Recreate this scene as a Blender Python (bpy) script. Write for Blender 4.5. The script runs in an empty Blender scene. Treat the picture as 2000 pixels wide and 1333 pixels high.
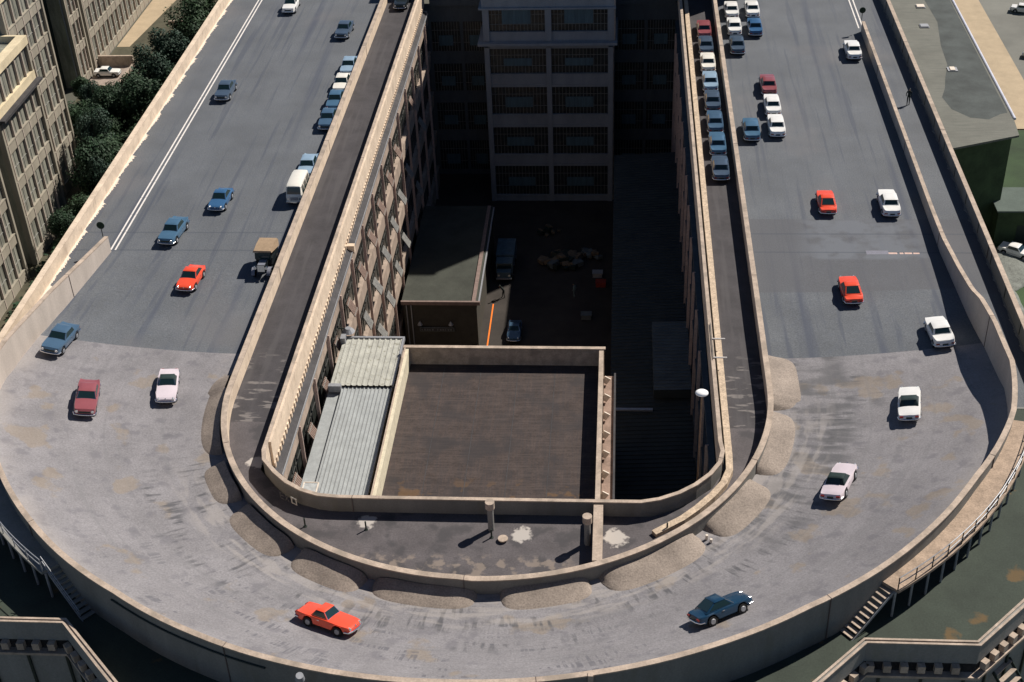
import bpy, bmesh, math, random
from mathutils import Vector, Matrix
R = math.radians
C = bpy.context.scene.collection
random.seed(7)

# ------------------------------------------------------------------ camera, world, sun
cam_d = bpy.data.cameras.new('camera'); cam = bpy.data.objects.new('camera', cam_d); C.objects.link(cam)
cam_d.sensor_width = 36; cam_d.lens = 48.6; cam_d.clip_start = 1; cam_d.clip_end = 3000
rt = Vector((0.997, 0.068, -0.037)).normalized()
fw = Vector((-0.077, 0.819, -0.569)).normalized()
up = rt.cross(fw).normalized(); rt = fw.cross(up).normalized()
M = Matrix((rt, up, -fw)).transposed().to_4x4(); M.translation = Vector((8.9, -79, 60))
cam.matrix_world = M
bpy.context.scene.camera = cam

w = bpy.data.worlds.new('World'); bpy.context.scene.world = w; w.use_nodes = True
nt = w.node_tree; bg = nt.nodes['Background']
sky = nt.nodes.new('ShaderNodeTexSky'); sky.sky_type = 'NISHITA'; sky.sun_disc = False
SUN_AZ, SUN_EL = R(49.0), R(46.0)
sky.sun_elevation = SUN_EL; sky.sun_rotation = SUN_AZ; sky.altitude = 1500; sky.air_density = 0.75; sky.dust_density = 0.3
nt.links.new(sky.outputs[0], bg.inputs[0]); bg.inputs[1].default_value = 0.056
sd = bpy.data.lights.new('sun', 'SUN'); sd.energy = 4.9; sd.angle = R(0.5); sd.color = (1.0, 0.93, 0.84)
so = bpy.data.objects.new('sun', sd); C.objects.link(so)
sv = Vector((math.sin(SUN_AZ)*math.cos(SUN_EL), math.cos(SUN_AZ)*math.cos(SUN_EL), math.sin(SUN_EL)))
so.rotation_euler = sv.to_track_quat('Z', 'Y').to_euler(); so.location = (60, 80, 100)
vs = bpy.context.scene.view_settings
vs.view_transform = 'Standard'; vs.look = 'None'; vs.gamma = 1; vs.use_curve_mapping = False; vs.exposure = 0.24

# ------------------------------------------------------------------ materials
MATS = {}
def mat(name, col, rough=.85, metal=0., var=.18, scale=.6, col2=None, streak=None, bump=0., spec=.4, fine=.12, coat=0., emit=None):
    if name in MATS: return MATS[name]
    m = bpy.data.materials.new(name); MATS[name] = m; m.use_nodes = True
    t = m.node_tree; b = t.nodes['Principled BSDF']; L = t.links.new
    b.inputs['Roughness'].default_value = rough; b.inputs['Metallic'].default_value = metal
    b.inputs['Specular IOR Level'].default_value = spec
    if coat: b.inputs['Coat Weight'].default_value = coat; b.inputs['Coat Roughness'].default_value = .05
    c = (*col, 1)
    if var == 0 and fine == 0:
        b.inputs['Base Color'].default_value = c; return m
    g = t.nodes.new('ShaderNodeNewGeometry')
    n1 = t.nodes.new('ShaderNodeTexNoise'); n1.inputs['Scale'].default_value = scale; n1.inputs['Detail'].default_value = 6; n1.inputs['Roughness'].default_value = .62
    if streak:
        mp = t.nodes.new('ShaderNodeMapping'); mp.inputs['Scale'].default_value = streak
        L(g.outputs['Position'], mp.inputs[0]); L(mp.outputs[0], n1.inputs['Vector'])
    else: L(g.outputs['Position'], n1.inputs['Vector'])
    n2 = t.nodes.new('ShaderNodeTexNoise'); n2.inputs['Scale'].default_value = 9; n2.inputs['Detail'].default_value = 3
    L(g.outputs['Position'], n2.inputs['Vector'])
    r = t.nodes.new('ShaderNodeMapRange'); r.inputs[1].default_value = .3; r.inputs[2].default_value = .7
    L(n1.outputs[0], r.inputs[0])
    mx = t.nodes.new('ShaderNodeMix'); mx.data_type = 'RGBA'
    k1 = tuple(x*(1-var) for x in col); k2 = col2 if col2 else tuple(min(1, x*(1+var)) for x in col)
    mx.inputs[6].default_value = (*k1, 1); mx.inputs[7].default_value = (*k2, 1); L(r.outputs[0], mx.inputs[0])
    r2 = t.nodes.new('ShaderNodeMapRange'); r2.inputs[1].default_value = .25; r2.inputs[2].default_value = .75
    r2.inputs[3].default_value = 1-fine; r2.inputs[4].default_value = 1+fine; L(n2.outputs[0], r2.inputs[0])
    hs = t.nodes.new('ShaderNodeVectorMath'); hs.operation = 'SCALE'
    L(mx.outputs[2], hs.inputs[0]); L(r2.outputs[0], hs.inputs['Scale']); L(hs.outputs[0], b.inputs['Base Color'])
    m['last'] = hs.name
    if bump:
        bp = t.nodes.new('ShaderNodeBump'); bp.inputs['Strength'].default_value = bump; bp.inputs['Distance'].default_value = .05
        L(n2.outputs[0], bp.inputs['Height']); L(bp.outputs[0], b.inputs['Normal'])
    return m

def add_layer(m, mask_fn, color, strength):
    """mix a stain colour over a material by a procedural mask of position / uv"""
    t = m.node_tree; L = t.links.new; b = t.nodes['Principled BSDF']
    src = b.inputs['Base Color'].links[0].from_socket
    mask = mask_fn(t)
    mu = t.nodes.new('ShaderNodeMath'); mu.operation = 'MULTIPLY'; mu.use_clamp = True; mu.inputs[1].default_value = strength
    L(mask, mu.inputs[0])
    mx = t.nodes.new('ShaderNodeMix'); mx.data_type = 'RGBA'; L(mu.outputs[0], mx.inputs[0]); L(src, mx.inputs[6]); mx.inputs[7].default_value = (*color, 1)
    L(mx.outputs[2], b.inputs['Base Color'])

def noise_mask(scale, lo, hi, vec_scale=None, uv=False, detail=4, loc=(0,0,0), rot=None):
    def f(t):
        L = t.links.new
        if uv: s = t.nodes.new('ShaderNodeUVMap').outputs[0]
        else: s = t.nodes.new('ShaderNodeNewGeometry').outputs['Position']
        mp = t.nodes.new('ShaderNodeMapping'); mp.inputs['Scale'].default_value = vec_scale or (1,1,1); mp.inputs['Location'].default_value = loc
        if rot: mp.inputs['Rotation'].default_value = rot
        L(s, mp.inputs[0])
        n = t.nodes.new('ShaderNodeTexNoise'); n.inputs['Scale'].default_value = scale; n.inputs['Detail'].default_value = detail
        L(mp.outputs[0], n.inputs['Vector'])
        r = t.nodes.new('ShaderNodeMapRange'); r.inputs[1].default_value = lo; r.inputs[2].default_value = hi; r.interpolation_type = 'SMOOTHSTEP'
        L(n.outputs[0], r.inputs[0]); return r.outputs[0]
    return f
def mul_masks(*fs):
    def f(t):
        o = fs[0](t)
        for g in fs[1:]:
            m = t.nodes.new('ShaderNodeMath'); m.operation = 'MULTIPLY'; t.links.new(o, m.inputs[0]); t.links.new(g(t), m.inputs[1]); o = m.outputs[0]
        return o
    return f
def range_mask(axis, a, b, soft=1., uv=False):
    """1 between a and b along an axis"""
    def f(t):
        L = t.links.new
        s = t.nodes.new('ShaderNodeUVMap').outputs[0] if uv else t.nodes.new('ShaderNodeNewGeometry').outputs['Position']
        sp = t.nodes.new('ShaderNodeSeparateXYZ'); L(s, sp.inputs[0])
        outs = []
        for lo, hi in ((a-soft, a+soft), (b+soft, b-soft)):
            r = t.nodes.new('ShaderNodeMapRange'); r.interpolation_type = 'SMOOTHSTEP'
            r.inputs[1].default_value = lo; r.inputs[2].default_value = hi
            if lo > hi:
                r.inputs[1].default_value = hi; r.inputs[2].default_value = lo; r.inputs[3].default_value = 1; r.inputs[4].default_value = 0
            L(sp.outputs[axis], r.inputs[0]); outs.append(r.outputs[0])
        m = t.nodes.new('ShaderNodeMath'); m.operation = 'MULTIPLY'; L(outs[0], m.inputs[0]); L(outs[1], m.inputs[1]); return m.outputs[0]
    return f

asphalt = mat('asphalt', (.112,.121,.134), var=.15, scale=.2, fine=.3, bump=.2)
add_layer(asphalt, noise_mask(1.6, .5, .7, detail=8), (.09,.10,.12), .4)
add_layer(asphalt, noise_mask(.5, .52, .75, (1.6, .045, 1), detail=6), (.062,.072,.10), .8)
add_layer(asphalt, noise_mask(1.6, .56, .66, (.9, .03, 1), detail=4, loc=(7,2,0)), (.065,.075,.10), .6)     # long darker lanes rubbed by tyres
add_layer(asphalt, noise_mask(.12, .55, .7, (1, .6, 1), loc=(3,9,0)), (.15,.145,.15), .5)
add_layer(asphalt, mul_masks(range_mask(0, 17, 42, .5), range_mask(1, 14.4, 26.1, .12)), (.088,.088,.098), .55)   # repaving patch
add_layer(asphalt, mul_masks(range_mask(0, 24.5, 34, 1.5), range_mask(1, 19.5, 26, .3), noise_mask(.5, .35, .55)), (.15,.165,.19), .6)
for yy in (23.6, 20.6, 80.5):
    add_layer(asphalt, range_mask(1, yy-.09, yy+.09, .05), (.05,.06,.08), .45)
concrete = mat('bank_concrete', (.212,.203,.212), var=.15, scale=.35, fine=.22, bump=.15)
add_layer(concrete, noise_mask(.9, .54, .68, detail=7), (.13,.125,.14), .55)
add_layer(concrete, noise_mask(.33, .585, .64, detail=9, loc=(5,3,0)), (.25,.19,.12), .42)      # ochre stains
add_layer(concrete, mul_masks(noise_mask(1, .5, .62, (230, 5, 1), uv=True, detail=3), range_mask(0, .2, .95, .05, uv=True), range_mask(1, .06, .5, .08, uv=True), noise_mask(1, .44, .62, (28,9,1), uv=True, detail=5, loc=(2,2,0))), (.075,.075,.082), .85)
add_layer(concrete, mul_masks(noise_mask(1, .5, .6, (420, 3, 1), uv=True, detail=2), range_mask(0, .3, .6, .05, uv=True), range_mask(1, .35, .9, .08, uv=True), noise_mask(1, .54, .6, (22,16,1), uv=True, detail=3, loc=(5,1,0))), (.09,.09,.105), .65)
add_layer(concrete, mul_masks(noise_mask(1, .5, .66, (6, 40, 1), uv=True, detail=5), range_mask(1, .2, .8, .1, uv=True)), (.15,.15,.155), .28)
add_layer(concrete, mul_masks(noise_mask(1, .42, .6, (110, 4, 1), uv=True, detail=4, loc=(1,7,0)), range_mask(0, .7, .9, .03, uv=True), range_mask(1, .13, .4, .05, uv=True)), (.085,.085,.09), .75)
add_layer(concrete, mul_masks(noise_mask(1, .45, .6, (40, 22, 1), uv=True, detail=6), range_mask(0, .25, .85, .05, uv=True), range_mask(1, .0, .3, .05, uv=True)), (.36,.33,.31), .45)
add_layer(concrete, mul_masks(range_mask(1, .93, 1.2, .07, uv=True), noise_mask(.4, .3, .6)), (.33,.30,.28), .55)
add_layer(concrete, mul_masks(range_mask(1, -.1, .1, .06, uv=True), noise_mask(1.2, .35, .6)), (.34,.31,.30), .55)
asphalt_dark = mat('ramp_asphalt', (.056,.052,.056), var=.25, scale=.5, fine=.15)
add_layer(asphalt_dark, mul_masks(noise_mask(1.2, .54, .62, (.5, 1.8, 1), detail=7), range_mask(1, -14, 5, 2)), (.22,.2,.19), .7)
add_layer(asphalt_dark, noise_mask(.7, .5, .65, (2.5,.15,1)), (.08,.075,.078), .6)
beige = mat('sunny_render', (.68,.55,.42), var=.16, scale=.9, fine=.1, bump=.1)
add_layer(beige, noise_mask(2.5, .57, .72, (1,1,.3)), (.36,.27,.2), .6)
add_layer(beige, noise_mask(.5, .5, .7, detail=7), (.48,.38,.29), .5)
cope = mat('coping_stone', (.43,.345,.275), var=.28, scale=1.1, fine=.16)
add_layer(cope, noise_mask(.7, .52, .66, detail=8), (.25,.21,.17), .6)
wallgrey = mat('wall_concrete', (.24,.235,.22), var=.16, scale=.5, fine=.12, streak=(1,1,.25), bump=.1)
add_layer(wallgrey, noise_mask(1.3, .55, .7, (1,1,.2)), (.2,.2,.17), .5)
lime = mat('lime_wash', (.70,.62,.53), var=.1, scale=3)
bankwall = mat('bank_wall_sun_tone', (.46,.40,.35), var=.12, scale=.7, fine=.1, streak=(1,1,.3))
shadedwall = mat('shade_tone_concrete', (.19,.185,.17), var=.16, scale=.6, fine=.12, streak=(1,1,.25))  # darker copy for wall faces lying in shade, shade put into the colour
add_layer(shadedwall, noise_mask(1.1, .55, .7, (1,1,.15)), (.16,.15,.12), .5)
tar = mat('tar_felt', (.052,.05,.053), var=.35, scale=.8, fine=.2)
brownroof = mat('brown_roof_felt', (.052,.038,.034), var=.35, scale=.9, fine=.35)
add_layer(brownroof, noise_mask(3.0, .45, .6, (3, .16, 1)), (.035,.03,.032), .5)
add_layer(brownroof, noise_mask(3.0, .45, .6, (.16, 3, 1)), (.095,.072,.064), .35)
add_layer(brownroof, noise_mask(.35, .5, .65, detail=8), (.032,.028,.03), .7)
add_layer(brownroof, mul_masks(noise_mask(.8, .57, .64, detail=6), range_mask(1, -12, -3, 1.5)), (.17,.09,.03), .5)
terr = mat('terrace_felt', (.038,.05,.038), var=.25, scale=.35, fine=.2)
add_layer(terr, noise_mask(.35, .62, .67, loc=(8,1,0), detail=8), (.17,.095,.03), .6)
zinc = mat('zinc_sheet', (.36,.38,.38), rough=.55, metal=.15, var=.12, scale=1.4, fine=.1)
zinc_old = mat('weathered_zinc_sheet', (.42,.42,.375), rough=.65, metal=.1, var=.16, scale=1.2, fine=.15)
add_layer(zinc_old, noise_mask(2.2, .58, .68, (1,1,1)), (.2,.19,.14), .6)
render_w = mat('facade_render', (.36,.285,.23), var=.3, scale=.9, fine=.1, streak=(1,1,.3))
render_b = mat('court_render_shaded', (.09,.105,.115), var=.2, scale=.9, fine=.12, streak=(1,1,.3))  # court shade put into this colour, darker than the lit facade
glassd = mat('dark_factory_glass', (.032,.036,.034), rough=.25, var=.5, scale=1.5, fine=.1)
glassg = mat('grey_factory_glass', (.25,.25,.21), rough=.35, var=.45, scale=1.2, fine=.15, streak=(1,2,.2))
mull = mat('window_bars', (.24,.24,.22), var=.1, scale=3)
blind = mat('blue_blind', (.075,.13,.155), rough=.6, var=.3, scale=1, fine=.1, streak=(4,1,.3))
corr = mat('corrugated_roof', (.04,.048,.048), var=.2, scale=.6, fine=.1)
corr_l = mat('lighter_corrugated_roof', (.11,.13,.135), var=.2, scale=.6, fine=.1)
tiles = mat('grey_roof_tiles', (.15,.15,.13), var=.2, scale=.25, fine=.15)
add_layer(tiles, noise_mask(1.0, .5, .56, (.3, 9, 1)), (.09,.1,.085), .5)
court = mat('court_paving', (.04,.033,.028), var=.35, scale=.3, fine=.2)
grass = mat('grass_ground', (.03,.06,.02), var=.5, scale=.12, fine=.3)
paving = mat('light_paving', (.42,.33,.22), var=.12, scale=.5, fine=.12)
yard = mat('yard_asphalt', (.17,.17,.15), var=.25, scale=.1, fine=.15)
earth = mat('garden_earth', (.075,.07,.045), var=.35, scale=.4, fine=.2)
sand = mat('gravel_heap', (.265,.22,.185), var=.22, scale=.6, fine=.28, bump=.25)
platf = mat('platform_felt', (.098,.088,.092), var=.22, scale=.5, fine=.2)
pinkjoint = mat('joint_line', (.13,.10,.09), var=.1, scale=3)
white_paint = mat('white_paint', (.74,.70,.66), var=.08, scale=2)
orange = mat('orange_paint', (.95,.22,.02), var=.05, scale=2)
steel = mat('grey_steel', (.33,.34,.36), rough=.5, metal=.3, var=.1, scale=3)
dark = mat('dark_metal', (.02,.03,.025), rough=.5, var=.1, scale=3)
rubber = mat('tyre_rubber', (.015,.015,.016), rough=.8, var=.1, scale=5)
chrome = mat('chrome', (.85,.85,.85), rough=.12, metal=1., var=0, fine=0)
cglass = mat('car_glass', (.012,.03,.033), rough=.06, var=0, fine=0, spec=.6)
lens = mat('headlamp_glass', (.8,.8,.78), rough=.1, metal=.7, var=0, fine=0)
redlens = mat('tail_lamp_red', (.22,.02,.015), rough=.3, var=0, fine=0)
bark = mat('bark', (.06,.045,.03), var=.3, scale=4)
leafm = [mat('leaves_%s' % n, c, rough=.7, var=.45, scale=.8, fine=.3) for n, c in (('deep', (.014,.040,.016)), ('mid', (.022,.052,.020)), ('blue', (.020,.047,.030)))]
skin = mat('skin', (.45,.27,.2), var=0, fine=0)
clothd = mat('dark_cloth', (.015,.022,.02), var=.2, scale=8)
wood = mat('crate_wood', (.36,.25,.16), var=.3, scale=2)

# ------------------------------------------------------------------ helpers
def finish(name, bm, m, parent=None, smooth=None, merge=False):
    me = bpy.data.meshes.new(name)
    if merge: bmesh.ops.remove_doubles(bm, verts=bm.verts, dist=1e-4)
    bmesh.ops.recalc_face_normals(bm, faces=bm.faces)
    bm.to_mesh(me); bm.free()
    for x in (m if isinstance(m, (list, tuple)) else [m]): me.materials.append(x)
    if smooth is not None:
        for p in me.polygons: p.use_smooth = True
        me.set_sharp_from_angle(angle=R(smooth))
    o = bpy.data.objects.new(name, me); C.objects.link(o)
    if parent: o.parent = parent
    return o
def tag(o, label, cat, group=None):
    o['label'] = label; o['category'] = cat
    if group: o['group'] = group
    return o
def struct(o, kind='structure'):
    o['kind'] = kind; return o
def empty(name, loc=(0,0,0), rz=0):
    o = bpy.data.objects.new(name, None); C.objects.link(o); o.location = loc; o.rotation_euler = (0,0,rz); o.empty_display_size = .3
    return o
def box(bm, x0, x1, y0, y1, z0, z1, mi=0):
    v = [bm.verts.new(p) for p in ((x0,y0,z0),(x1,y0,z0),(x1,y1,z0),(x0,y1,z0),(x0,y0,z1),(x1,y0,z1),(x1,y1,z1),(x0,y1,z1))]
    for f in ((0,3,2,1),(4,5,6,7),(0,1,5,4),(1,2,6,5),(2,3,7,6),(3,0,4,7)):
        bm.faces.new([v[i] for i in f]).material_index = mi
def obox(bm, cx, cy, cz, sx, sy, sz, M=None):
    s = len(bm.verts); box(bm, -sx/2, sx/2, -sy/2, sy/2, -sz/2, sz/2); bm.verts.ensure_lookup_table()
    T = Matrix.Translation((cx,cy,cz)) @ (M or Matrix())
    for v in bm.verts[s:]: v.co = T @ v.co
def tube(bm, a, b, r, n=8, r2=None, caps=True):
    a, b = Vector(a), Vector(b); d = (b-a).normalized(); u = d.orthogonal().normalized(); v = d.cross(u); r2 = r if r2 is None else r2
    A = [bm.verts.new(a+(u*math.cos(t)+v*math.sin(t))*r) for t in [2*math.pi*i/n for i in range(n)]]
    B = [bm.verts.new(b+(u*math.cos(t)+v*math.sin(t))*r2) for t in [2*math.pi*i/n for i in range(n)]]
    for i in range(n): bm.faces.new((A[i], A[(i+1)%n], B[(i+1)%n], B[i]))
    if caps: bm.faces.new(A[::-1]); bm.faces.new(B)
def poly(bm, pts, z=None, mi=0):
    f = bm.faces.new([bm.verts.new(p if z is None else (p[0],p[1],z)) for p in pts]); f.material_index = mi; return f
def prism(bm, pts, z0, z1):
    a = [bm.verts.new((p[0],p[1],z0)) for p in pts]; b = [bm.verts.new((p[0],p[1],z1)) for p in pts]; n = len(pts)
    bm.faces.new(a[::-1]); bm.faces.new(b)
    for i in range(n): bm.faces.new((a[i], a[(i+1)%n], b[(i+1)%n], b[i]))
def one(name, fn, m, parent=None, **k):
    bm = bmesh.new(); fn(bm); return finish(name, bm, m, parent, **k)
def boxes(name, L, m, parent=None, **k):
    bm = bmesh.new()
    for b in L: box(bm, *b)
    return finish(name, bm, m, parent, **k)
def interp(x, T):
    if x <= T[0][0]: return T[0][1]
    for (a, u), (b, v) in zip(T, T[1:]):
        if x <= b: return u+(v-u)*(x-a)/(b-a)
    return T[-1][1]
def normals2(P):
    out = []
    for i, p in enumerate(P):
        a = Vector(P[max(i-1,0)][:2]); b = Vector(P[min(i+1,len(P)-1)][:2]); d = (b-a).normalized(); out.append(Vector((d.y,-d.x)))
    return out
def sweep(bm, P, o0, o1, zb, zt):
    """wall along 2d path P between side offsets o0..o1 (right of travel +); zb/zt numbers or functions of index"""
    N = normals2(P); rings = []
    for i, (p, n) in enumerate(zip(P, N)):
        b = zb(i) if callable(zb) else zb; t = zt(i) if callable(zt) else zt
        q0 = Vector(p[:2])+n*o0; q1 = Vector(p[:2])+n*o1
        rings.append([bm.verts.new((q0.x,q0.y,b)), bm.verts.new((q1.x,q1.y,b)), bm.verts.new((q1.x,q1.y,t)), bm.verts.new((q0.x,q0.y,t))])
    for a, b in zip(rings, rings[1:]):
        for k in range(4): bm.faces.new((a[k], a[(k+1)%4], b[(k+1)%4], b[k]))
    bm.faces.new(rings[0][::-1]); bm.faces.new(rings[-1])
def line(a, b, step=2.):
    a, b = Vector(a), Vector(b); n = max(1, int((b-a).length/step)); return [tuple(a.lerp(b, i/n)) for i in range(n+1)]
def joints(P, o0, o1, zb, zt, every, parent, m=None, start=.7):
    N = normals2(P); bm = bmesh.new(); d = 0; nxt = every*start; used = False
    for i in range(len(P)-1):
        a, b = Vector(P[i][:2]), Vector(P[i+1][:2]); l = (b-a).length
        while d+l >= nxt:
            t = (nxt-d)/l; p = a.lerp(b, t); n = N[i]; tv = Vector((-n.y, n.x)); nxt += every
            z0 = (zb(i) if callable(zb) else zb); z1 = (zt(i)+(zt(i+1)-zt(i))*t if callable(zt) else zt)
            q = [p+n*o0-tv*.02, p+n*o1-tv*.02, p+n*o1+tv*.02, p+n*o0+tv*.02]
            vb = [bm.verts.new((x.x,x.y,z0)) for x in q]; vt = [bm.verts.new((x.x,x.y,z1)) for x in q]; used = True
            bm.faces.new(vb[::-1]); bm.faces.new(vt)
            for k in range(4): bm.faces.new((vb[k], vb[(k+1)%4], vt[(k+1)%4], vt[k]))
        d += l
    if used: finish('expansion_joint', bm, m or pinkjoint, parent)
    else: bm.free()

# ------------------------------------------------------------------ bank geometry
ZE = [(-200,0)]
def ro(th):   # outer radius by angle below the x axis, symmetric
    a = abs(th); a = min(a, math.pi-a) if a <= math.pi else a
    return interp(math.degrees(a), [(0,35.35),(11.6,34.7),(24.7,33.2),(36.3,32.4),(43,32.0),(52.5,31.4),(64,31.1),(76,30.9),(90,30.8)])
def ze_of(x, y):
    if y >= 0: return interp(y, [(0,2.15),(5,1.65),(7,1.25),(10,.85),(20.5,0)])
    a = math.degrees(math.atan2(-y, abs(x))); return interp(a, [(0,2.15),(12,3.2),(25,4.15),(90,4.25)])
def zt_of(x, y):
    if y >= 0 and x < 0: return interp(y, [(0,4.65),(20.5,1.5)])
    if y >= 0: return interp(y, [(0,4.65),(4,4.5),(7.8,3.85),(10.5,2.95),(15,2.15),(20.5,1.65 if x<0 else 1.4),(24,1.2)])
    return interp(math.degrees(math.atan2(-y,abs(x))), [(0,4.65),(28,5.2)])
def bank_z(x, y):
    if y >= 0: t = (abs(x)-19.4)/(35.2-19.4); e = 1.7
    else:
        th = math.atan2(-y, x); r = math.hypot(x, y); t = (r-19.4)/(ro(th)-19.4); e = interp(math.degrees(math.atan2(-y, abs(x))), [(0,1.7),(30,2.0),(90,2.0)])
    if t <= 0: return 0.
    return ze_of(x, y)*min(t,1.05)**e
ST = []
for yy in [20.5,18,16,14.6,14.4,12,10,8,6.6,5.35]: ST.append(('s', 1, yy))
for yy in [5.34,4,2.5,1.2]: ST.append(('s', 1, yy))
NA = 72
for i in range(NA+1): ST.append(('a', 0, math.pi*i/NA))
for yy in [1.2,2.5,4,5.34]: ST.append(('s', -1, yy))
for yy in [5.35,6.6,8,10,12,14.4,14.6,16,18,20.5]: ST.append(('s', -1, yy))
def st_pt(s, t, over=0.):
    if s[0] == 's': return (s[1]*(19.0+(35.3-19.0)*t), s[2])
    th = s[2]; r = 19.0+(ro(th)+.1-19.0)*t; return (r*math.cos(th), -r*math.sin(th))
bm = bmesh.new(); uvl = bm.loops.layers.uv.new('UVMap'); NT = 22; grid = []
for i, s in enumerate(ST):
    row = []
    for j in range(NT+1):
        x, y = st_pt(s, j/NT); row.append(bm.verts.new((x, y, bank_z(x, y))))
    grid.append(row)
nS = len(ST)
for i in range(nS-1):
    k = 0 if (ST[i][0] == 's' and ST[i+1][0] == 's' and min(ST[i][2], ST[i+1][2]) > 5.33 and ST[i][1] == ST[i+1][1]) else 1
    for j in range(NT):
        f = bm.faces.new((grid[i][j], grid[i][j+1], grid[i+1][j+1], grid[i+1][j])); f.material_index = k; f.smooth = True
        for lp, (a, b) in zip(f.loops, ((i,j),(i,j+1),(i+1,j+1),(i+1,j))): lp[uvl].uv = (1-a/(nS-1), b/NT)
for i in range(nS-1):
    grid_z = 0
o = finish('banked_track', bm, [asphalt, concrete]); struct(o)
# straight decks
def deck(name, x0, x1, y0, y1, z, m):
    bm = bmesh.new(); box(bm, x0, x1, y0, y1, z-.3, z); return struct(finish(name, bm, m))
deck('track_deck', -38.3, -19.0, 20.5, 170, 0, asphalt)
deck('track_deck', 19.0, 38.8, 20.5, 170, 0, asphalt)
deck('service_lane', -38.3, -35.3, -3, 20.5, -.004, asphalt)
deck('service_lane', 35.3, 38.8, -3, 20.5, -.004, asphalt)
deck('ramp_lane', -18.95, -14.9, -3, 90, .02, asphalt_dark)
deck('ramp_lane', 16.0, 19.35, -3, 90, .02, asphalt_dark)
# roof platform inside the ring, south of the court
bm = bmesh.new()
ring_in = [(19.1*math.cos(t), -19.1*math.sin(t)) for t in [math.pi*i/48 for i in range(49)]]
pts = [(19.1,-2.9)]+[p for p in ring_in if p[1] < -3]+[(-19.1,-2.9),(-15.3,-2.9),(-15.3,-8.2),(-13.9,-10),(-12.2,-11.6),(-9.8,-12.3),(11,-12.3),(13,-11.4),(15.1,-9.4),(16.2,-7),(16.1,-2.9)]
f = poly(bm, pts, .016); bmesh.ops.triangulate(bm, faces=[f])
def blobs(cs):
    def f(t):
        L = t.links.new; g = t.nodes.new('ShaderNodeNewGeometry'); n = t.nodes.new('ShaderNodeTexNoise'); n.inputs['Scale'].default_value = 2.2; n.inputs['Detail'].default_value = 6; L(g.outputs['Position'], n.inputs['Vector']); out = None
        for x, y, r in cs:
            d = t.nodes.new('ShaderNodeVectorMath'); d.operation = 'DISTANCE'; L(g.outputs['Position'], d.inputs[0]); d.inputs[1].default_value = (x,y,0)
            m = t.nodes.new('ShaderNodeMapRange'); m.inputs[1].default_value = 0; m.inputs[2].default_value = r; m.inputs[3].default_value = 1; m.inputs[4].default_value = 0; L(d.outputs['Value'], m.inputs[0])
            a = t.nodes.new('ShaderNodeMath'); a.operation = 'ADD'; L(m.outputs[0], a.inputs[0]); L(n.outputs[0], a.inputs[1])
            q = t.nodes.new('ShaderNodeMapRange'); q.inputs[1].default_value = .95; q.inputs[2].default_value = 1.1; L(a.outputs[0], q.inputs[0])
            if out is None: out = q.outputs[0]
            else:
                mm = t.nodes.new('ShaderNodeMath'); mm.operation = 'MAXIMUM'; L(out, mm.inputs[0]); L(q.outputs[0], mm.inputs[1]); out = mm.outputs[0]
        return out
    return f
add_layer(platf, noise_mask(.6, .5, .62, detail=6), (.05,.048,.052), .7)
add_layer(platf, mul_masks(range_mask(0, -9, 6, 1), range_mask(1, -18.7, -16.2, .3), noise_mask(1.1, .5, .6, detail=6)), (.27,.22,.18), .6)
add_layer(platf, blobs([(2.9,-14.2,1.3),(8.8,-14.3,1.5),(-7.2,-13.2,1.2),(-15.8,-7.5,1.2)]), (.5,.46,.42), .85)
struct(finish('inner_roof_platform', bm, platf))

# painted double line
def strip(name, x, y0, y1, wdt):
    bm = bmesh.new(); y = y0
    while y < y1:
        e = min(y+3.1, y1); box(bm, x-wdt/2, x+wdt/2, y, e-.04, .003, .008); y = e
    return struct(finish(name, bm, white_paint))
for x in (-34.78, -34.38): strip('lane_line', x, 20.6, 165, .15)
for x in (35.1, 35.55): strip('lane_line', x, 68.6, 165, .14)
boxes_l = [(31.0,31.7,20.35,20.6,.004,.009),(31.9,32.2,20.35,20.58,.004,.009),(32.3,32.9,20.36,20.6,.004,.009),(33.0,33.5,20.34,20.58,.004,.009)]
struct(boxes('chalk_mark', boxes_l, mat('pink_chalk', (.6,.42,.36), var=.2, scale=6)))
struct(boxes('repair_patch', [(29.2,31.0,19.9,20.9,.004,.008)], mat('pale_patch', (.2,.2,.24), var=.1, scale=2)))

# ------------------------------------------------------------------ walls of the track
def wall(name, label, P, o0, o1, zb, zt, m, cm=None, coph=.09, over=.05, cat='wall', group=None, joint=6., skin=None):
    t = empty(name, (P[0][0], P[0][1], 0)); tag(t, label, cat, group)
    off = Vector((P[0][0], P[0][1])); Q = [tuple(Vector(p[:2])-off) for p in P]
    z2 = (lambda i: zt(i)-coph) if callable(zt) else zt-coph
    one('wall_body', lambda b: sweep(b, Q, o0, o1, zb, z2), m, t)
    one('coping', lambda b: sweep(b, Q, o0-over, o1+over, z2, zt), cm or m, t)
    if skin: one('sun_tone_face', lambda b: sweep(b, Q, skin[0], skin[1], zb, z2), skin[2], t)  # paler skin on the side seen in sun, sunlight put into its colour
    if joint: joints(Q, o0-over-.012, o1+over+.012, zb, (lambda i: zt(i)+.012) if callable(zt) else zt+.012, joint, t)
    return t
arc = [(math.cos(a), -math.sin(a)) for a in [math.pi*i/96 for i in range(97)]]
# outer bank wall: right straight fin -> curve -> left straight fin (one continuous wall)
P = line((35.2, 67.6), (35.2, 21.5), 4)[:-1]+line((35.2,21.5),(35.2,.6),1.)+[(ro(math.pi*i/96)*arc[i][0], ro(math.pi*i/96)*arc[i][1]) for i in range(1,96)]+line((-35.25,.6),(-35.2,9),1.)[:-1]+line((-35.2,9),(-34.65,20.3),1.)
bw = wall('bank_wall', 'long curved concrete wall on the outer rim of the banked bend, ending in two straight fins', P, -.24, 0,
     lambda i: 0.0 if P[i][1] > -3 else 1.6, lambda i: zt_of(*P[i]), shadedwall, cope, joint=17, skin=(.001,.025,bankwall))
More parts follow.
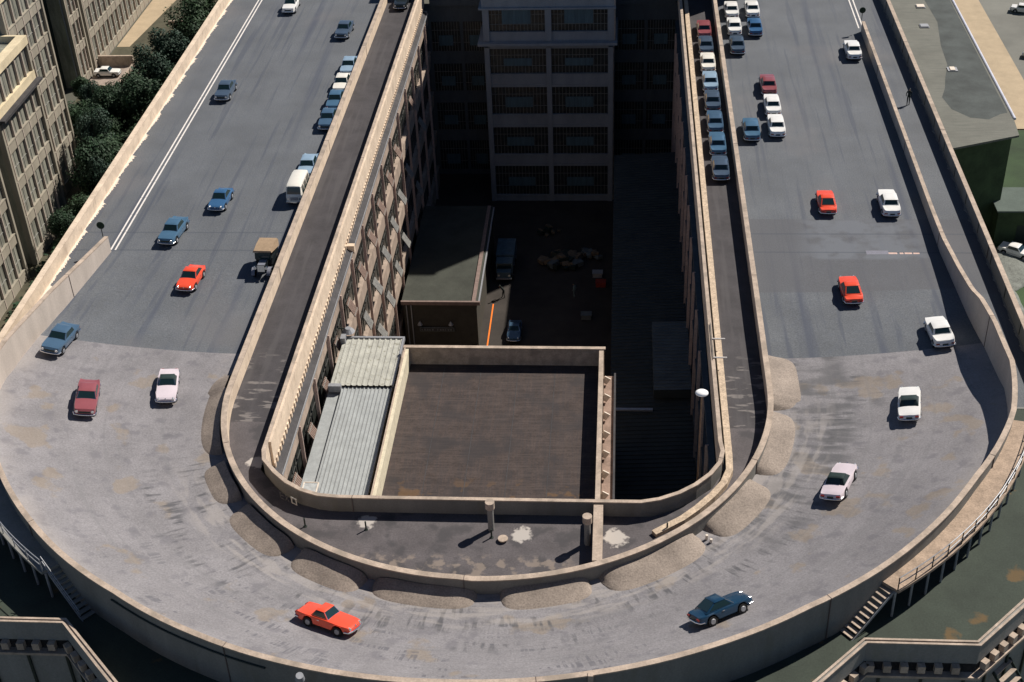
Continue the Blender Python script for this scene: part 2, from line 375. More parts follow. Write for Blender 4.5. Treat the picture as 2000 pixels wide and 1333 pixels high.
# inner skin paler, outer body darker: sun and shade put into the colours
# jagged tar line / bolts at base are part of road; outer parapets
Pl = line((-38.25, 165), (-38.25, -6), 3); Pr = line((38.75, -16), (38.75, 165), 3)
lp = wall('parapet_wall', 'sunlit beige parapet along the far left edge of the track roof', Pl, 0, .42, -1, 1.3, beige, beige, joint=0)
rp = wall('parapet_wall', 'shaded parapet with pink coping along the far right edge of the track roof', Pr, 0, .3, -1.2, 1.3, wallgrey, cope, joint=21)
def jag(P, o, sgn, mx, parent, m, every=.35, prob=1., big=4.7):
    bm = bmesh.new(); a, b = Vector(P[0][:2]), Vector(P[-1][:2]); off = a; d = (b-a).normalized(); n = Vector((d.y,-d.x))*sgn; L_ = (b-a).length; y = 0.; top=[]
    while y < L_:
        ph = (y % big)/big; wv = (.25+.75*(1-ph))*mx*random.uniform(.55,1.1); top.append((y, wv)); y += every*random.uniform(.5,1.5)
    for (y0,w0),(y1,w1) in zip(top, top[1:]):
        p0 = d*y0+Vector((n.x,n.y))*o; p1 = d*y1+n*o; q1 = p1+n*w1; q0 = p0+n*w0*.6
        v0 = [bm.verts.new((p.x,p.y,.004)) for p in (p0,p1,q1,q0)]; v1 = [bm.verts.new((p.x,p.y,.03)) for p in (p0,p1,q1,q0)]
        bm.faces.new(v1); 
        for k in range(4): bm.faces.new((v0[k], v0[(k+1)%4], v1[(k+1)%4], v1[k]))
    return finish('lime_edge', bm, m, parent)
jag([(-38.25,165),(-38.25,-3)], 0.0, -1, .55, lp, lime)
jag([(38.75,-10),(38.75,165)], 0.0, -1, .3, rp, wallgrey, every=.6, big=1.9)
for y in range(-6, 160, 5):      # small posts bolted on the inner side of the right parapet
    pass
rp_posts = bmesh.new()
for y in range(0, 176, 5): box(rp_posts, -.03, .06, y+4.5, y+4.62, .16, 1.2)
finish('pier', rp_posts, dark, rp)

# inner ring wall of the track
Pi = line((-19.25, 78), (-19.25, 0.4), 3)+[(.22+19.47*math.cos(math.pi-math.pi*i/72), -19.47*math.sin(math.pi*i/72)) for i in range(1,72)]+line((19.7,.4),(19.7,165),3)
def zi(i): return 1.25 if Pi[i][0] < 0 else interp(Pi[i][1], [(-20,1.15),(0,1.2),(10,1.3)])
ring = wall('ring_wall', 'u-shaped low wall round the inner side of the track bend with sunlit pale top', Pi, -.32, 0, -.5, zi, shadedwall, cope, joint=23, over=.04, skin=(-.35,-.321,beige))
# jagged base of the ring wall's west leg
# court walls
Pc = line((-15.15, 79.5), (-15.15, -7.6), 3)+[(-14.9,-8.6),(-13.9,-9.9),(-12.9,-10.9),(-11.7,-11.7),(-10.5,-12.15),(-9.2,-12.3),(-6,-12.32),(-2,-12.32),(2,-12.32),(6,-12.32),(10.4,-12.3),(11.6,-12.0),(12.9,-11.35),(14.0,-10.5),(15.0,-9.4),(15.7,-8.2),(15.95,-7.0)]+line((15.85,-6),(15.75,79.5),3)
cw = wall('court_wall', 'wall round the sunken court with straight south side and rounded corners', Pc, -.2, 0, -1.0, 1.25, shadedwall, cope, joint=26, over=.04, skin=(-.23,-.201,beige))
boxes('broad_coping', [(0,.42,-86.2,0,1.0,1.2)], beige, cw)
boxes('inner_face', [(.2,.4,-86.2,0,-.95,1.0)], beige, cw)
# coping strip of the west leg: dark gutter with a row of teeth
def teeth(b):
    y = -6.8; 
    while y < 78:
        h = random.uniform(.22,.4); box(b, -14.752, -14.66, y, y+.3, -.95-h*.5, -.6); y += .62
one('dentils', teeth, beige, cw).location = (15.15, -79.5, 0)
def gut(b):
    A = [(-14.76,-.95),(-14.2,-1.3),(-14.2,-1.6),(-14.76,-1.6)]
    for y0, y1 in ((-7.2,22.6),(23.1,77.5)):
        va = [b.verts.new((x,y0,z)) for x,z in A]; vb = [b.verts.new((x,y1,z)) for x,z in A]
        b.faces.new(va[::-1]); b.faces.new(vb)
        for k in range(4): b.faces.new((va[k], va[(k+1)%4], vb[(k+1)%4], vb[k]))
one('gutter_ledge', gut, tar, cw).location = (15.15, -79.5, 0)
boxes('gutter_rim', [(-14.2,-14.15,-7.2,77.5,-1.45,-1.25)], steel, cw).location = (15.15,-79.5,0)
boxes('joint_block', [(-14.75,-14.0,22.62,23.08,-1.5,-.75)], beige, cw).location = (15.15,-79.5,0)
# low lit kerb inside the east leg
Pk = line((16.3, 79), (16.3, -6.5), 3)+[(16.25,-8),(15.8,-9.3),(15.0,-10.5),(14.0,-11.7),(13.0,-12.7),(11.9,-13.5),(11.2,-14.0)]
one('kerb', lambda b: sweep(b, [(x-16.3,y-79) for x,y in Pk], -.26, .2, 0, lambda i: .5 if i < len(Pk)-5 else .45-.04*(i-len(Pk)+5)), mat('kerb_sand', (.52,.41,.30), var=.25, scale=2, fine=.3), None)
kb = bpy.data.objects['kerb']; kb.location = (16.3,79,0); tag(kb, 'low broad kerb in the sun along the right ramp lane beside the court', 'kerb')
bmw = one('cross_beam', lambda b: box(b, -.3, .3, -1.62, 3.45, 0, 1.16), cope); bmw.location = (7.7,-15.95,0); tag(bmw, 'short pink wall crossing the platform beside the right hand chimney', 'wall')

def chimney(x, y, h, label):
    t = empty('roof_chimney', (x,y,0)); tag(t, label, 'chimney', 'cylindrical chimneys on the platform')
    one('pipe', lambda b: tube(b, (0,0,0), (0,0,h-.45), .2, 20), wallgrey, t, smooth=40)
    one('chimney_cap', lambda b: tube(b, (0,0,h-.5), (0,0,h), .3, 24), cope, t, smooth=40)
chimney(.9, -13.75, 2.35, 'round chimney with flat disc cap in front of the brown felt roof')
chimney(7.05, -14.9, 2.35, 'round chimney with flat disc cap next to the pink cross wall')
dv = empty('roof_vent', (1.72,-14.75,.02)); one('vent_pipe', lambda b: tube(b,(0,0,0),(0,0,.12),.22,16), cope, dv, smooth=40); one('cover', lambda b: tube(b,(0,0,.12),(0,0,.2),.32,20), cope, dv, smooth=40); tag(dv, 'low round vent cover lying near the left chimney', 'vent')
for i, (x,y,lb) in enumerate([(-11.13,-13.8,'leftmost of four short iron posts, near the ring wall'),(-7.13,-14.0,'short iron post beside a white lime stain on the platform'),(12.05,-13.6,'short iron post at the right end of the platform'),(.98,-14.5,'short iron post just below the left chimney')]):
    p = empty('iron_post', (x,y,.02)); tag(p, lb, 'post', 'short posts on the platform')
    one('shaft', lambda b: tube(b, (0,0,0), (0,0,.7), .055, 8), dark, p); one('base_plate', lambda b: tube(b, (0,0,0), (0,0,.03), .13, 10), dark, p)
# painted marks on the curved corner
mk = empty('painted_sign', (-12.2,-11.88,.25)); mk.rotation_euler = (0,0,R(-31)); tag(mk, 'faded white painted letters and a white square on the curved court wall', 'sign')
def lett(b):
    y0, y1 = -.05,-.03
    def bar(x0,z0,x1,z1,wd=.05): 
        a = Vector((x0,y0,z0)); c = Vector((x1,y0,z1)); d=(c-a).normalized(); n = Vector((-d.z,0,d.x))*wd/2
        vs_=[b.verts.new(v) for v in (a-n,c-n,c+n,a+n)]; b.faces.new(vs_)
    for z in (0,.27,.5): bar(-1.15,z,-.85,z)
    bar(-1.15,0,-1.15,.5)
    bar(-.72,0,-.42,.5); bar(-.42,0,-.72,.5)
one('letters', lett, mat('faded_paint', (.12,.12,.12), var=.3, scale=5), mk)
boxes('square_mark', [(-.2,.3,-.05,-.03,0,.1),(-.2,.3,-.05,-.03,.45,.55),(-.2,-.1,-.05,-.03,.1,.45),(.2,.3,-.05,-.03,.1,.45)], mat('white_mark', (.5,.48,.44), var=.2, scale=6), mk)

# gravel heaps along the ring wall
HE = [(16,-2.8,2.3,'tall ridged gravel heap at the start of the right hand bend'),(-3.6,-23.5,2.0,'gravel heap second from the top on the right of the ring wall'),
 (-26,-43,2.2,'pale gravel heap where the right hand bend turns to the bottom'),(-45.3,-66.5,2.0,'longest gravel heap, right of the pink cross wall'),
 (-68.3,-84.5,1.7,'gravel heap at the bottom of the ring wall, left of the cross wall'),(-88.5,-107.5,1.5,'half shaded gravel heap at the bottom of the ring wall below the left chimney'),
 (-109,-124,1.8,'shaded gravel heap at the lower left of the ring wall'),(-126,-142,1.9,'shaded gravel heap, third from the left hand end of the ring'),
 (-144.5,-157,1.7,'small shaded gravel heap, second from the left hand end of the ring'),(-160,-187,1.5,'narrow gravel heap strip at the left hand end of the ring')]
for k, (a0, a1, wd, lb) in enumerate(HE):
    rr = random.Random(k); bm = bmesh.new(); nu, nv = 30, 10; g = []
    am = R((a0+a1)/2); cxm, cym = 20.3*math.cos(am), 20.3*math.sin(am)
    ridges = [rr.uniform(0,6.28) for _ in range(3)]
    for i in range(nu+1):
        u = i/nu; a = R(a0+(a1-a0)*u); e = max(0, 1-abs(2*u-1)**5.)**.5; row = []
        for j in range(nv+1):
            v = j/nv; rad = 19.48+wd*.95*v*(.3+.7*e); hh = (.72 if k not in (4,5) else .6)*e*(1-v**1.25)*(.95+.05*math.sin(5*u+ridges[0]))+.02*math.sin(11*u+7*v+ridges[1])*e*(1-v)
            if k == 0: hh += .05*math.sin(26*u+9*v)*e*(1-v)
            x, y = rad*math.cos(a), rad*math.sin(a)
            if a > 0 or a < -math.pi: x, y = math.copysign(rad+.25, x), 20*math.sin(a)
            z = bank_z(x,y)+max(0,hh)*(1-v*.25)-.03*(v>.97)
            row.append(bm.verts.new((x-cxm, y-cym, z)))
        g.append(row)
    for i in range(nu):
        for j in range(nv): bm.faces.new((g[i][j],g[i+1][j],g[i+1][j+1],g[i][j+1]))
    o = finish('gravel_heap', bm, sand, smooth=50); o.location = (cxm,cym,.01); tag(o, lb, 'gravel heap', 'heaps of gravel against the ring wall')
bl = one('bollard_stub', lambda b: (tube(b,(0,0,0),(0,0,.35),.09,8), tube(b,(.25,-.3,0),(.25,-.3,.3),.09,8)), lime); bl.location = (14.5,-14.3,.05); tag(bl, 'pair of small white stubs between two gravel heaps', 'stub')

# round signs on the fin ends
def disc(x, y, h0, label):
    t = empty('round_sign', (x,y,0)); tag(t, label, 'sign', 'round signs on the fin ends')
    one('sign_post', lambda b: tube(b,(0,0,h0),(0,0,h0+.9),.04,8), dark, t)
    one('sign_disc', lambda b: tube(b,(0,-.02,h0+1.1),(0,.02,h0+1.1),.34,24), mat('dark_green_sign', (.012,.03,.016), var=.1, scale=3), t)
disc(-35.05, 20.3, 1.5, 'dark round sign on the pointed end of the left fin wall'); disc(35.1, 67.5, 1.4, 'dark round sign on the end of the right fin wall')

# ------------------------------------------------------------------ terrace outside the bank, walkways, stairs
TZ = 2.0
prof = [(38.9,-14.6),(31.6,-22.0),(28.45,-25.2),(22.4,-25.2),(19.3,-28.4),(15.4,-32.4)]
outl = prof+[(-x,y) for x,y in prof[::-1]]
bm = bmesh.new()
po = [(38.75,-3)]+outl+[(-38.75,-3)]
inn = [(-34.9,-3)]+[((ro(math.pi*i/48)-.3)*math.cos(math.pi*i/48), -(ro(math.pi*i/48)-.3)*math.sin(math.pi*i/48)) for i in range(46,1,-1)]+[(34.9,-3)]
f = poly(bm, po+inn, TZ); bmesh.ops.triangulate(bm, faces=[f]); terro = struct(finish('roof_terrace', bm, terr))
step_r = boxes('terrace_step', [(35.3,38.7,-3.05,-2.85,0,2.0),(-38.2,-35.3,-3.05,-2.85,0,2.0)], wallgrey); struct(step_r)
def edge(name, label, PP):
    t = empty(name, (PP[0][0],PP[0][1],0)); tag(t, label, 'parapet', 'parapets of the lower roof terrace'); o = Vector(PP[0]); Q = [tuple(Vector(p)-o) for p in PP]
    Q2 = []
    for a, b in zip(Q, Q[1:]): Q2 += line(a, b, 50)[:-1]
    Q2.append(Q[-1])
    one('wall_body', lambda b: sweep(b, Q2, 0, .3, 1.6, 3.02), wallgrey, t); one('coping', lambda b: (sweep(b, Q2, -.04, .1, 3.02, 3.1), sweep(b, Q2, .2, .34, 3.0, 3.08)), cope, t)
    for a, c in zip(Q, Q[1:]):
        a, c = Vector(a), Vector(c); L_ = (c-a).length; d = (c-a)/L_; n = Vector((d.y,-d.x)); k = .4
        while k < L_-.3:
            p = a+d*k+n*.47; dd = one('dentil', lambda b: box(b,-.21,.21,-.17,.17,-.25,.25), cope, t); dd.location = (p.x,p.y,1.35); dd.rotation_euler = (0,0,math.atan2(d.y,d.x)); k += .92; one('frieze', lambda b: sweep(b, Q2, .0, .26, .9, 1.6), tar, t)
    one('ledge', lambda b: sweep(b, Q2, .0, .72, .72, .9), cope, t)
    one('facade', lambda b: sweep(b, Q2, -.1, .3, -25, .72), wallgrey, t)
    def pil(b):
        for a, c in zip(Q, Q[1:]):
            a, c = Vector(a), Vector(c); L_ = (c-a).length; d = (c-a)/L_; n = Vector((d.y,-d.x)); k = 1.
            while k < L_-.2:
                p = a+d*k+n*.36; obox(b, p.x, p.y, -12, .14, .12, 25.4, Matrix.Rotation(math.atan2(d.y,d.x),4,'Z')); k += 2.3
    one('pilasters', pil, dark, t)
R_ = [(38.9,-14.6),(31.6,-22.0),(28.45,-25.2),(22.4,-25.2),(19.3,-28.4),(15.4,-32.4)][::-1]
edge('terrace_parapet', 'stepped parapet with dentils at the lower right corner of the building', [(x,y) for x,y in R_])
edge('terrace_parapet', 'stepped parapet with dentils at the lower left corner of the building', [(-x,y) for x,y in R_][::-1])
# walkways: concrete strip on steel posts behind the bank wall
def walkway(sgn, a0, a1, label, slabm):
    t = empty('walkway', (0,0,0)); tag(t, label, 'walkway', 'raised walkways behind the bank wall')
    A = [R(a0+(a1-a0)*i/30) for i in range(31)]
    wd = lambda a: interp(math.degrees(a), [(8,1.5),(25,1.9),(36,1.6),(43,1.3)])
    Q = [(sgn*(ro(a)+.02)*math.cos(a), -(ro(a)+.02)*math.sin(a)) for a in A]
    Q1 = [(sgn*(ro(a)+wd(a))*math.cos(a), -(ro(a)+wd(a))*math.sin(a)) for a in A]
    bm = bmesh.new(); rg = []
    for p, q in zip(Q, Q1): rg.append([bm.verts.new((p[0],p[1],3.9)),bm.verts.new((q[0],q[1],3.9)),bm.verts.new((q[0],q[1],4.1)),bm.verts.new((p[0],p[1],4.1))])
    for u, v in zip(rg, rg[1:]):
        for k in range(4): bm.faces.new((u[k],u[(k+1)%4],v[(k+1)%4],v[k]))
    bm.faces.new(rg[0][::-1]); bm.faces.new(rg[-1]); finish('slab', bm, slabm, t)
    def at(a, off): return Vector((sgn*(ro(a)+wd(a)+off)*math.cos(a), -(ro(a)+wd(a)+off)*math.sin(a), 0))
    n = 12 if a1 > 30 else 6
    for h in (4.6, 5.05):
        def rail(b):
            for u, v in zip(A, A[1:]): tube(b, at(u,-.08)+Vector((0,0,h)), at(v,-.08)+Vector((0,0,h)), .03, 6, caps=False)
        one('handrail', rail, steel, t)
    K = 13
    for i in range(K+1):
        a = R(a0+(a1-a0)*i/K); p = at(a,-.08)
        one('rail_post', lambda b: tube(b, (p.x,p.y,4.1),(p.x,p.y,5.05),.035,6), steel if sgn<0 else dark, t)
        q = at(a,-.2); one('support_post', lambda b: tube(b, (q.x,q.y,TZ),(q.x,q.y,3.9),.075,8), steel, t)
walkway(1, 11.5, 42.6, 'raised concrete walkway with railing behind the right side of the bend', mat('walkway_slab', (.36,.27,.20), var=.3, scale=1.2, fine=.25))
walkway(-1, 8, 42.6, 'raised concrete walkway with railing behind the left side of the bend', wallgrey)
def stairs(sgn, label):
    top = Vector((sgn*24.2,-21.8,4.1)); bot = Vector((sgn*21.6,-24.0,TZ)); d = bot-top; n = 11; h = Vector((d.x,d.y,0)).normalized(); side = Vector((-h.y,h.x,0))
    t = empty('outdoor_stairs', (0,0,0)); tag(t, label, 'stairs', 'stairs from walkway to terrace')
    for s_ in (-1,1):
        one('stringer', lambda b: (lambda p,q: [b.faces.new(f) for f in [[b.verts.new(v) for v in (p,q,q+Vector((0,0,-.2)),p+Vector((0,0,-.2)))],[b.verts.new(v) for v in (p+side*.05,q+side*.05,q+side*.05+Vector((0,0,-.2)),p+side*.05+Vector((0,0,-.2)))],[b.verts.new(v) for v in (p,p+side*.05,q+side*.05,q)]]])(top+side*s_*.5, bot+side*s_*.5), steel, t)
    ang = math.atan2(h.y,h.x)
    for i in range(n):
        p = top.lerp(bot, (i+.5)/n); o = boxes('tread', [(-.15,.15,-.47,.47,-.03,.03)], cope if sgn>0 else wallgrey, t); o.location = p; o.rotation_euler = (0,0,ang)
    if sgn < 0:
        for s_ in (-1,1):
            for hh in (.5,.9): one('handrail', lambda b: tube(b, top+side*s_*.52+Vector((0,0,hh)), bot+side*s_*.52+Vector((0,0,hh)), .03, 6), steel, t)
stairs(1, 'open stairs with pale treads going down from the right walkway'); stairs(-1, 'shaded stairs with handrails going down from the left walkway')
# fire stair low at the right corner
t = empty('fire_stairs', (31.9,-24.6,-2)); t.rotation_euler = (0,0,R(45)); tag(t, 'steep outside stair with thin treads in the lower right corner', 'stairs')
for i in range(12):
    o = boxes('tread', [(-.75,.75,-.13,.13,-.03,.03)], cope, t); o.location = (0,1.6-.36*i,1.2-.38*i)
for s_ in (-.8,.8):
    one('stringer', lambda b: obox(b, s_, -.4, -.95, .06, 6.2, .22, Matrix.Rotation(R(46.5),4,'X')), dark, t)

# ------------------------------------------------------------------ ground
GZ = -25.
def sheet(name, pts, z, m):
    bm = bmesh.new(); poly(bm, pts, z); return struct(finish(name, bm, m))
sheet('ground', [(-900,-600),(900,-600),(900,1600),(-900,1600)], GZ-.02, mat('far_ground', (.10,.10,.08), var=.3, scale=.03, fine=.2))
sheet('court_ground', [(-15,-12),(16,-12),(16,82),(-15,82)], GZ, court)
sheet('garden_ground', [(-71.8,20),(-38,20),(-38,180),(-71.8,180)], GZ+.004, earth)
sheet('grass', [(39.5,-60),(66,-60),(66,94),(39.5,94)], GZ+.004, grass)
sheet('pavement', [(55.5,94.2),(66.6,94.2),(66.6,200),(55.5,200)], GZ+.12, paving)
sheet('yard_road', [(66.6,60),(140,60),(140,260),(66.6,260)], GZ+.006, yard)
sheet('garden_path', [(-71.7,125),(-69.6,125),(-67.4,146),(-66,160),(-71.7,160)], GZ+.03, paving)
sheet('garden_path', [(-71.7,117.3),(-69.0,117.3),(-69.0,121.5),(-71.7,121.5)], GZ+.03, paving)
sheet('garden_lane', [(-60.5,96),(-52,118),(-46,140),(-38.5,140),(-38.5,90)], GZ+.02, mat('lane_gravel', (.17,.14,.13), var=.2, scale=.4))
sheet('car_terrace', [(-71.7,109.5),(-66.6,109.5),(-66.6,117.0),(-71.7,117.0)], GZ+.3, mat('stone_terrace', (.32,.26,.22), var=.25, scale=1.5))
for pts in ([(-71.5,109),(-69.6,109),(-69.5,110.6),(-71.3,110.8)], [(-68.9,104.5),(-66.6,104.8),(-66.8,106.4),(-69,106)], [(-71.2,93),(-67.8,93.2),(-67.8,96.4),(-71,96.6)], [(-68.5,86),(-66,86.2),(-66.2,88.5),(-68.4,88.6)]):
    sheet('bare_patch', pts, GZ+.05, paving)
gw = boxes('garden_wall', [(-71.9,-66.4,116.9,117.25,GZ,GZ+1.9),(-66.6,-66.35,109.4,117.2,GZ,GZ+.75)], cope); gwl = gw; tag(gw, 'low garden wall with pink top beside the paved spot with the white car', 'wall')
boxes('kerb_stone', [(-71.9,-66.7,109.1,109.4,GZ,GZ+.5)], cope, gw)
hg = boxes('garden_wall', [(-66.0,-60.0,134.5,134.8,GZ,GZ+.5)], cope); tag(hg, 'thin low wall along the lawn in the far garden', 'wall')
bx = boxes('stone_box', [(-.9,.9,-.5,.5,0,.9)], cope); bx.location = (-61.4,107.5,GZ); tag(bx, 'small pale box standing on grass between the trees', 'box')
# main building volumes under the decks
mb = empty('factory_building', (0,0,0)); tag(mb, 'long factory block carrying the test track on its roof', 'building')
boxes('outer_wall', [(-38.2,-37.9,-14,170,GZ,-.35),(38.3,38.7,-14,170,GZ,-.35)], wallgrey, mb)

# factory facade facing the court
SP = [(-4.3,-3.1),(-9.75,-7.95),(-15.0,-13.25),(-20.3,-18.6),(-25,-23.6)]
awn_m = mat('grey_window_panel', (.25,.25,.24), rough=.6, var=.25, scale=3)
pier_m = mat('pinkish_pier', (.52,.39,.34), var=.15, scale=3)
def facade(X, sgn, y0, y1, label, m, glass, pier_at, pitch, awn, awm, dz):
    t = empty('court_facade', (X, y0, GZ)); tag(t, label, 'building wall'); OX, OY, OZ = -X, -y0, -GZ+dz
    def B(name, L, mm): 
        o = boxes(name, [(min(a*sgn,b*sgn),max(a*sgn,b*sgn),c+OY,d+OY,e+OZ,f_+OZ) for a,b,c,d,e,f_ in L], mm, t); return o
    B('glazing', [(-.3,-.25,y0,y1,GZ-dz,-3.0)], glass)
    for z0, z1 in SP:
        B('spandrel', [(-.95,.1,y0,y1,z0 if z0>-25 else z0-dz,z1),(-.9,.2,y0,y1,z1-.14,z1+.03)], m)
    ys = []
    y = pier_at
    while y < y1-1: ys.append(y); y += pitch
    y = pier_at-pitch
    while y > y0+.5: ys.insert(0, y); y -= pitch
    for y in ys: B('pier', [(.1,.36,y-.05,y+.05,GZ-dz,-3.05)], pier_m)
    bars = []
    for y in ys:
        for k in range(1,6): bars.append((-.24,-.19,y+k*pitch/6-.035,y+k*pitch/6+.035,GZ-dz,-3.1))
    for za, zb in zip([-7.75,-13.05,-18.4,-23.6],[-4.2,-9.4,-14.7,-20]):
        for q in (.5,): bars.append((-.24,-.2,y0,y1,za+(zb-za)*q-.035,za+(zb-za)*q+.035))
    B('window_bars', bars, mat('dark_window_bars', (.07,.07,.065), var=.2, scale=3))
    B('cornice', [(-.9,.12,y0,y1,-3.4,-2.75)], m) if dz else None
    if awn:
        for ri, za in enumerate([-6.1,-11.4,-16.7]):
            for yi, y in enumerate(ys):
                yc = y+pitch/2+.15
                if yc > y1-2 or yc < y0+1 or (yc > 52 and (ri+yi) % 2 == 0) or yc > 68: continue
                def pv(b):
                    for k in range(6):
                        obox(b, 0, -.62+k*.25, 0, 1.75, .17, .05)
                    obox(b, 0,0,-.05, 1.7,1.45,.02)
                o = one('open_window', pv, awm if ri else mat('brown_window_panel', (.24,.17,.14), var=.2, scale=3), t); o.scale = (.85,.85,1); o.location = (.42, yc-y0, za+OZ-.1); o.rotation_euler = (0, R(60+3*((yi*7+ri*3)%3)), 0)
                [boxes('frame_bar', [(a_,a_+.06,-.8,.8,-.05,.05)], mull, o) for a_ in (-.7,.64)]
    return t
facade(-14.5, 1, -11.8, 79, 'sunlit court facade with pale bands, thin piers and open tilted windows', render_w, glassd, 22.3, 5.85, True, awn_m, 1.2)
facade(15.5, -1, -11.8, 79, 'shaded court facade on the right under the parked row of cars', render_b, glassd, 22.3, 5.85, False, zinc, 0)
dp = empty('wall_lamp_bracket', (-13.5,14.6,-4.3)); tag(dp, 'small grey hood fixed on the sunlit facade above the pale shed roof', 'lamp')
one('hood', lambda b: tube(b,(0,0,.1),(0,0,.45),.55,12,.25), steel, dp); one('arm', lambda b: tube(b,(-.9,0,.4),(0,0,.4),.05,6), dark, dp)

# court tower and cross wing
def window_grid(parent, X0, X1, Yf, z0, z1, nx, blindz, bars_m):
    w_ = boxes('window', [(X0,X1,Yf+.32,Yf+.36,z0,z1)], glassd, parent)
    L = [(X0+(X1-X0)*i/nx-.02,X0+(X1-X0)*i/nx+.02,Yf+.26,Yf+.31,z0,z1) for i in range(1,nx)]
    L += [(X0,X1,Yf+.265,Yf+.305,z0+(z1-z0)*q-.02,z0+(z1-z0)*q+.02) for q in (.3,.72)]
    boxes('window_bars', L, bars_m, w_)
    xa = X0+(X1-X0)*.24; xb = X0+(X1-X0)*.74
    if blindz: boxes('blind', [(xa,xb,Yf+.2,Yf+.24,z0+blindz[0]*(z1-z0),z0+blindz[1]*(z1-z0))], blind, w_)
tw = empty('stair_tower', (0,0,0)); tag(tw, 'tall window tower standing in the shaded court', 'tower')
TY = 74.5; tx0, tx1 = -7.25, 7.95
towm = mat('tower_render', (.25,.27,.29), var=.15, scale=.8, fine=.1, streak=(1,1,.3))
TB = [(-25,-24.2),(-20.1,-18.5),(-14.8,-13.1),(-9.5,-7.8),(-4.6,-2.5),(0.35,3.2)]
boxes('wall', [(tx0+.3,tx1-.3,TY+.45,TY+7.5,-25,3.0)], towm, tw)
for z0, z1 in TB[:-1]:
    boxes('spandrel', [(tx0+.45,tx1-.45,TY+.1,TY+.45,z0,z1),(tx0+.45,tx1-.45,TY+.02,TY+.12,z1-.12,z1),(tx0+.45,tx1-.45,TY+.03,TY+.1,z0,z0+.3)], towm, tw)
boxes('spandrel', [(tx0-.1,tx1+.1,TY-.15,TY+.45,.55,3.4)], towm, tw)
for x in (tx0, .05, tx1-.6): boxes('pilaster', [(x,x+.6,TY-.08,TY+.45,-25,-4.4)], towm, tw)
for x in (tx0, .05, tx1-.6): boxes('pilaster', [(x-.05,x+.7,TY-.15,TY+.45,-3.6,.4)], towm, tw)
boxes('cornice', [(tx0-.7,tx1+.5,TY-.8,TY+8,-3.95,-3.65),(tx0-.45,tx1+.3,TY-.5,TY+8,.38,.6)], towm, tw)
boxes('side_wall', [(tx1,tx1+.25,TY-.08,TY+6,-3.6,3.2),(tx1,tx1+.12,TY+.3,TY+6,-25,-4.0)], cope, tw)
for k, (za, zb) in enumerate(zip([-24.2,-18.5,-13.1,-7.8,-2.5],[-20.1,-14.8,-9.5,-4.6,.35])):
    for a, b in ((tx0+.6,.05),(.65,tx1-.6)):
        window_grid(tw, a, b, TY, za, zb, 16, [(.3,.6),(.3,.62),(.25,.62),(.3,.6),(.32,.95)][k], mull)
cwg = empty('cross_wing', (0,0,0)); tag(cwg, 'dark cross wing behind the window tower closing the court', 'building')
boxes('roof', [(-15.4,15.8,82.0,95,-.9,-.5)], asphalt_dark, cwg); boxes('parapet', [(-14.4,15.4,81.2,81.6,-1.8,-.2)], render_b, cwg)
boxes('wall', [(-15.4,15.8,81.7,82,-25,-1.8)], render_b, cwg)
boxes('shade_box', [(-14.6,-3,83.2,94,-.5,9)], render_b, cwg)  # unseen box added on the wing to throw shade on the ramp lane
off = empty('shade_block', (12,79.6,0)); tag(off, 'tall plain block added out of view to cast shade into the court', 'tower')  # unseen block, added only for the shadow it casts over the court
boxes('wall', [(0,13,0,12,.02,30.2)], render_b, off); boxes('cornice', [(-.2,13.2,-.2,12.2,30.2,30.6)], cope, off)  # body and top of the added shade block
for xs in ((-14.4,-10.9),(-10.5,-7.4),(8.2,11.7),(12.1,15.4)):
    for za, zb in zip([-24.2,-18.5,-13.1,-7.8],[-20.1,-14.8,-9.5,-4.0]): window_grid(cwg, xs[0], xs[1], 81.3, za, zb, 10, (.2,.55), mull)

# low buildings in the court
an = empty('annexe', (0,0,0)); tag(an, 'flat roofed annexe with brown felt roof and pale parapet in the court', 'building')
boxes('roof', [(-8.1,7.35,-12.0,11.9,-5.7,-5.5)], brownroof, an)
boxes('parapet', [(-8.35,7.75,11.85,12.1,-25,-3.9),(7.35,7.7,-11.9,11.85,-25,-3.9)], cope, an)
boxes('parapet', [(-8.45,-8.05,-11.9,11.85,-25,-3.9)], mat('pale_lime_render', (.62,.56,.42), var=.15, scale=1.5), an)
boxes('coping', [(-8.5,7.85,11.8,12.15,-3.9,-3.8),(-8.42,-8.3,-11.9,11.8,-3.9,-3.82)], cope, an)
boxes('side_ledge', [(7.75,8.55,-11.9,10.6,-25,-5.6)], mat('stained_ledge', (.27,.19,.15), var=.35, scale=1.2), an); boxes('ledge_rim', [(8.55,8.7,-11.9,10.7,-25,-5.35)], tar, an)
for k in range(9):
    o = boxes('bracket', [(-.3,.22,-.05,.05,-.35,.25)], lime, an); o.location = (7.98, 9.4-2.3*k, -5.1); o.rotation_euler = (0, R(32), 0)
def corrug(name, x0, x1, y0, y1, z0, z1, pitch, m, parent, axis='y', amp=.07, rot=0):
    bm = bmesh.new(); n = int((x1-x0)/pitch) if axis == 'y' else int((y1-y0)/pitch); P = []
    for i in range(n):
        P += [(i,0),(i+.62,0),(i+.68,1),(i+.94,1)]
    P.append((n,0)); rows = []
    for u, h in P:
        if axis == 'y':
            x = x0+(x1-x0)*u/n; rows.append([bm.verts.new((x,y0,z0+h*amp)), bm.verts.new((x,y1,z1+h*amp))])
        else:
            y = y0+(y1-y0)*u/n; rows.append([bm.verts.new((x0,y,z0+h*amp)), bm.verts.new((x1,y,z1+h*amp))])
    for a, b in zip(rows, rows[1:]): bm.faces.new((a[0],b[0],b[1],a[1]))
    return finish(name, bm, m, parent)
boxes('felt_seam', [(x_,x_+.05,-11.9,11.8,-5.498,-5.488) for x_ in (-5.2,-2.2,.8,3.8)], tar, an)
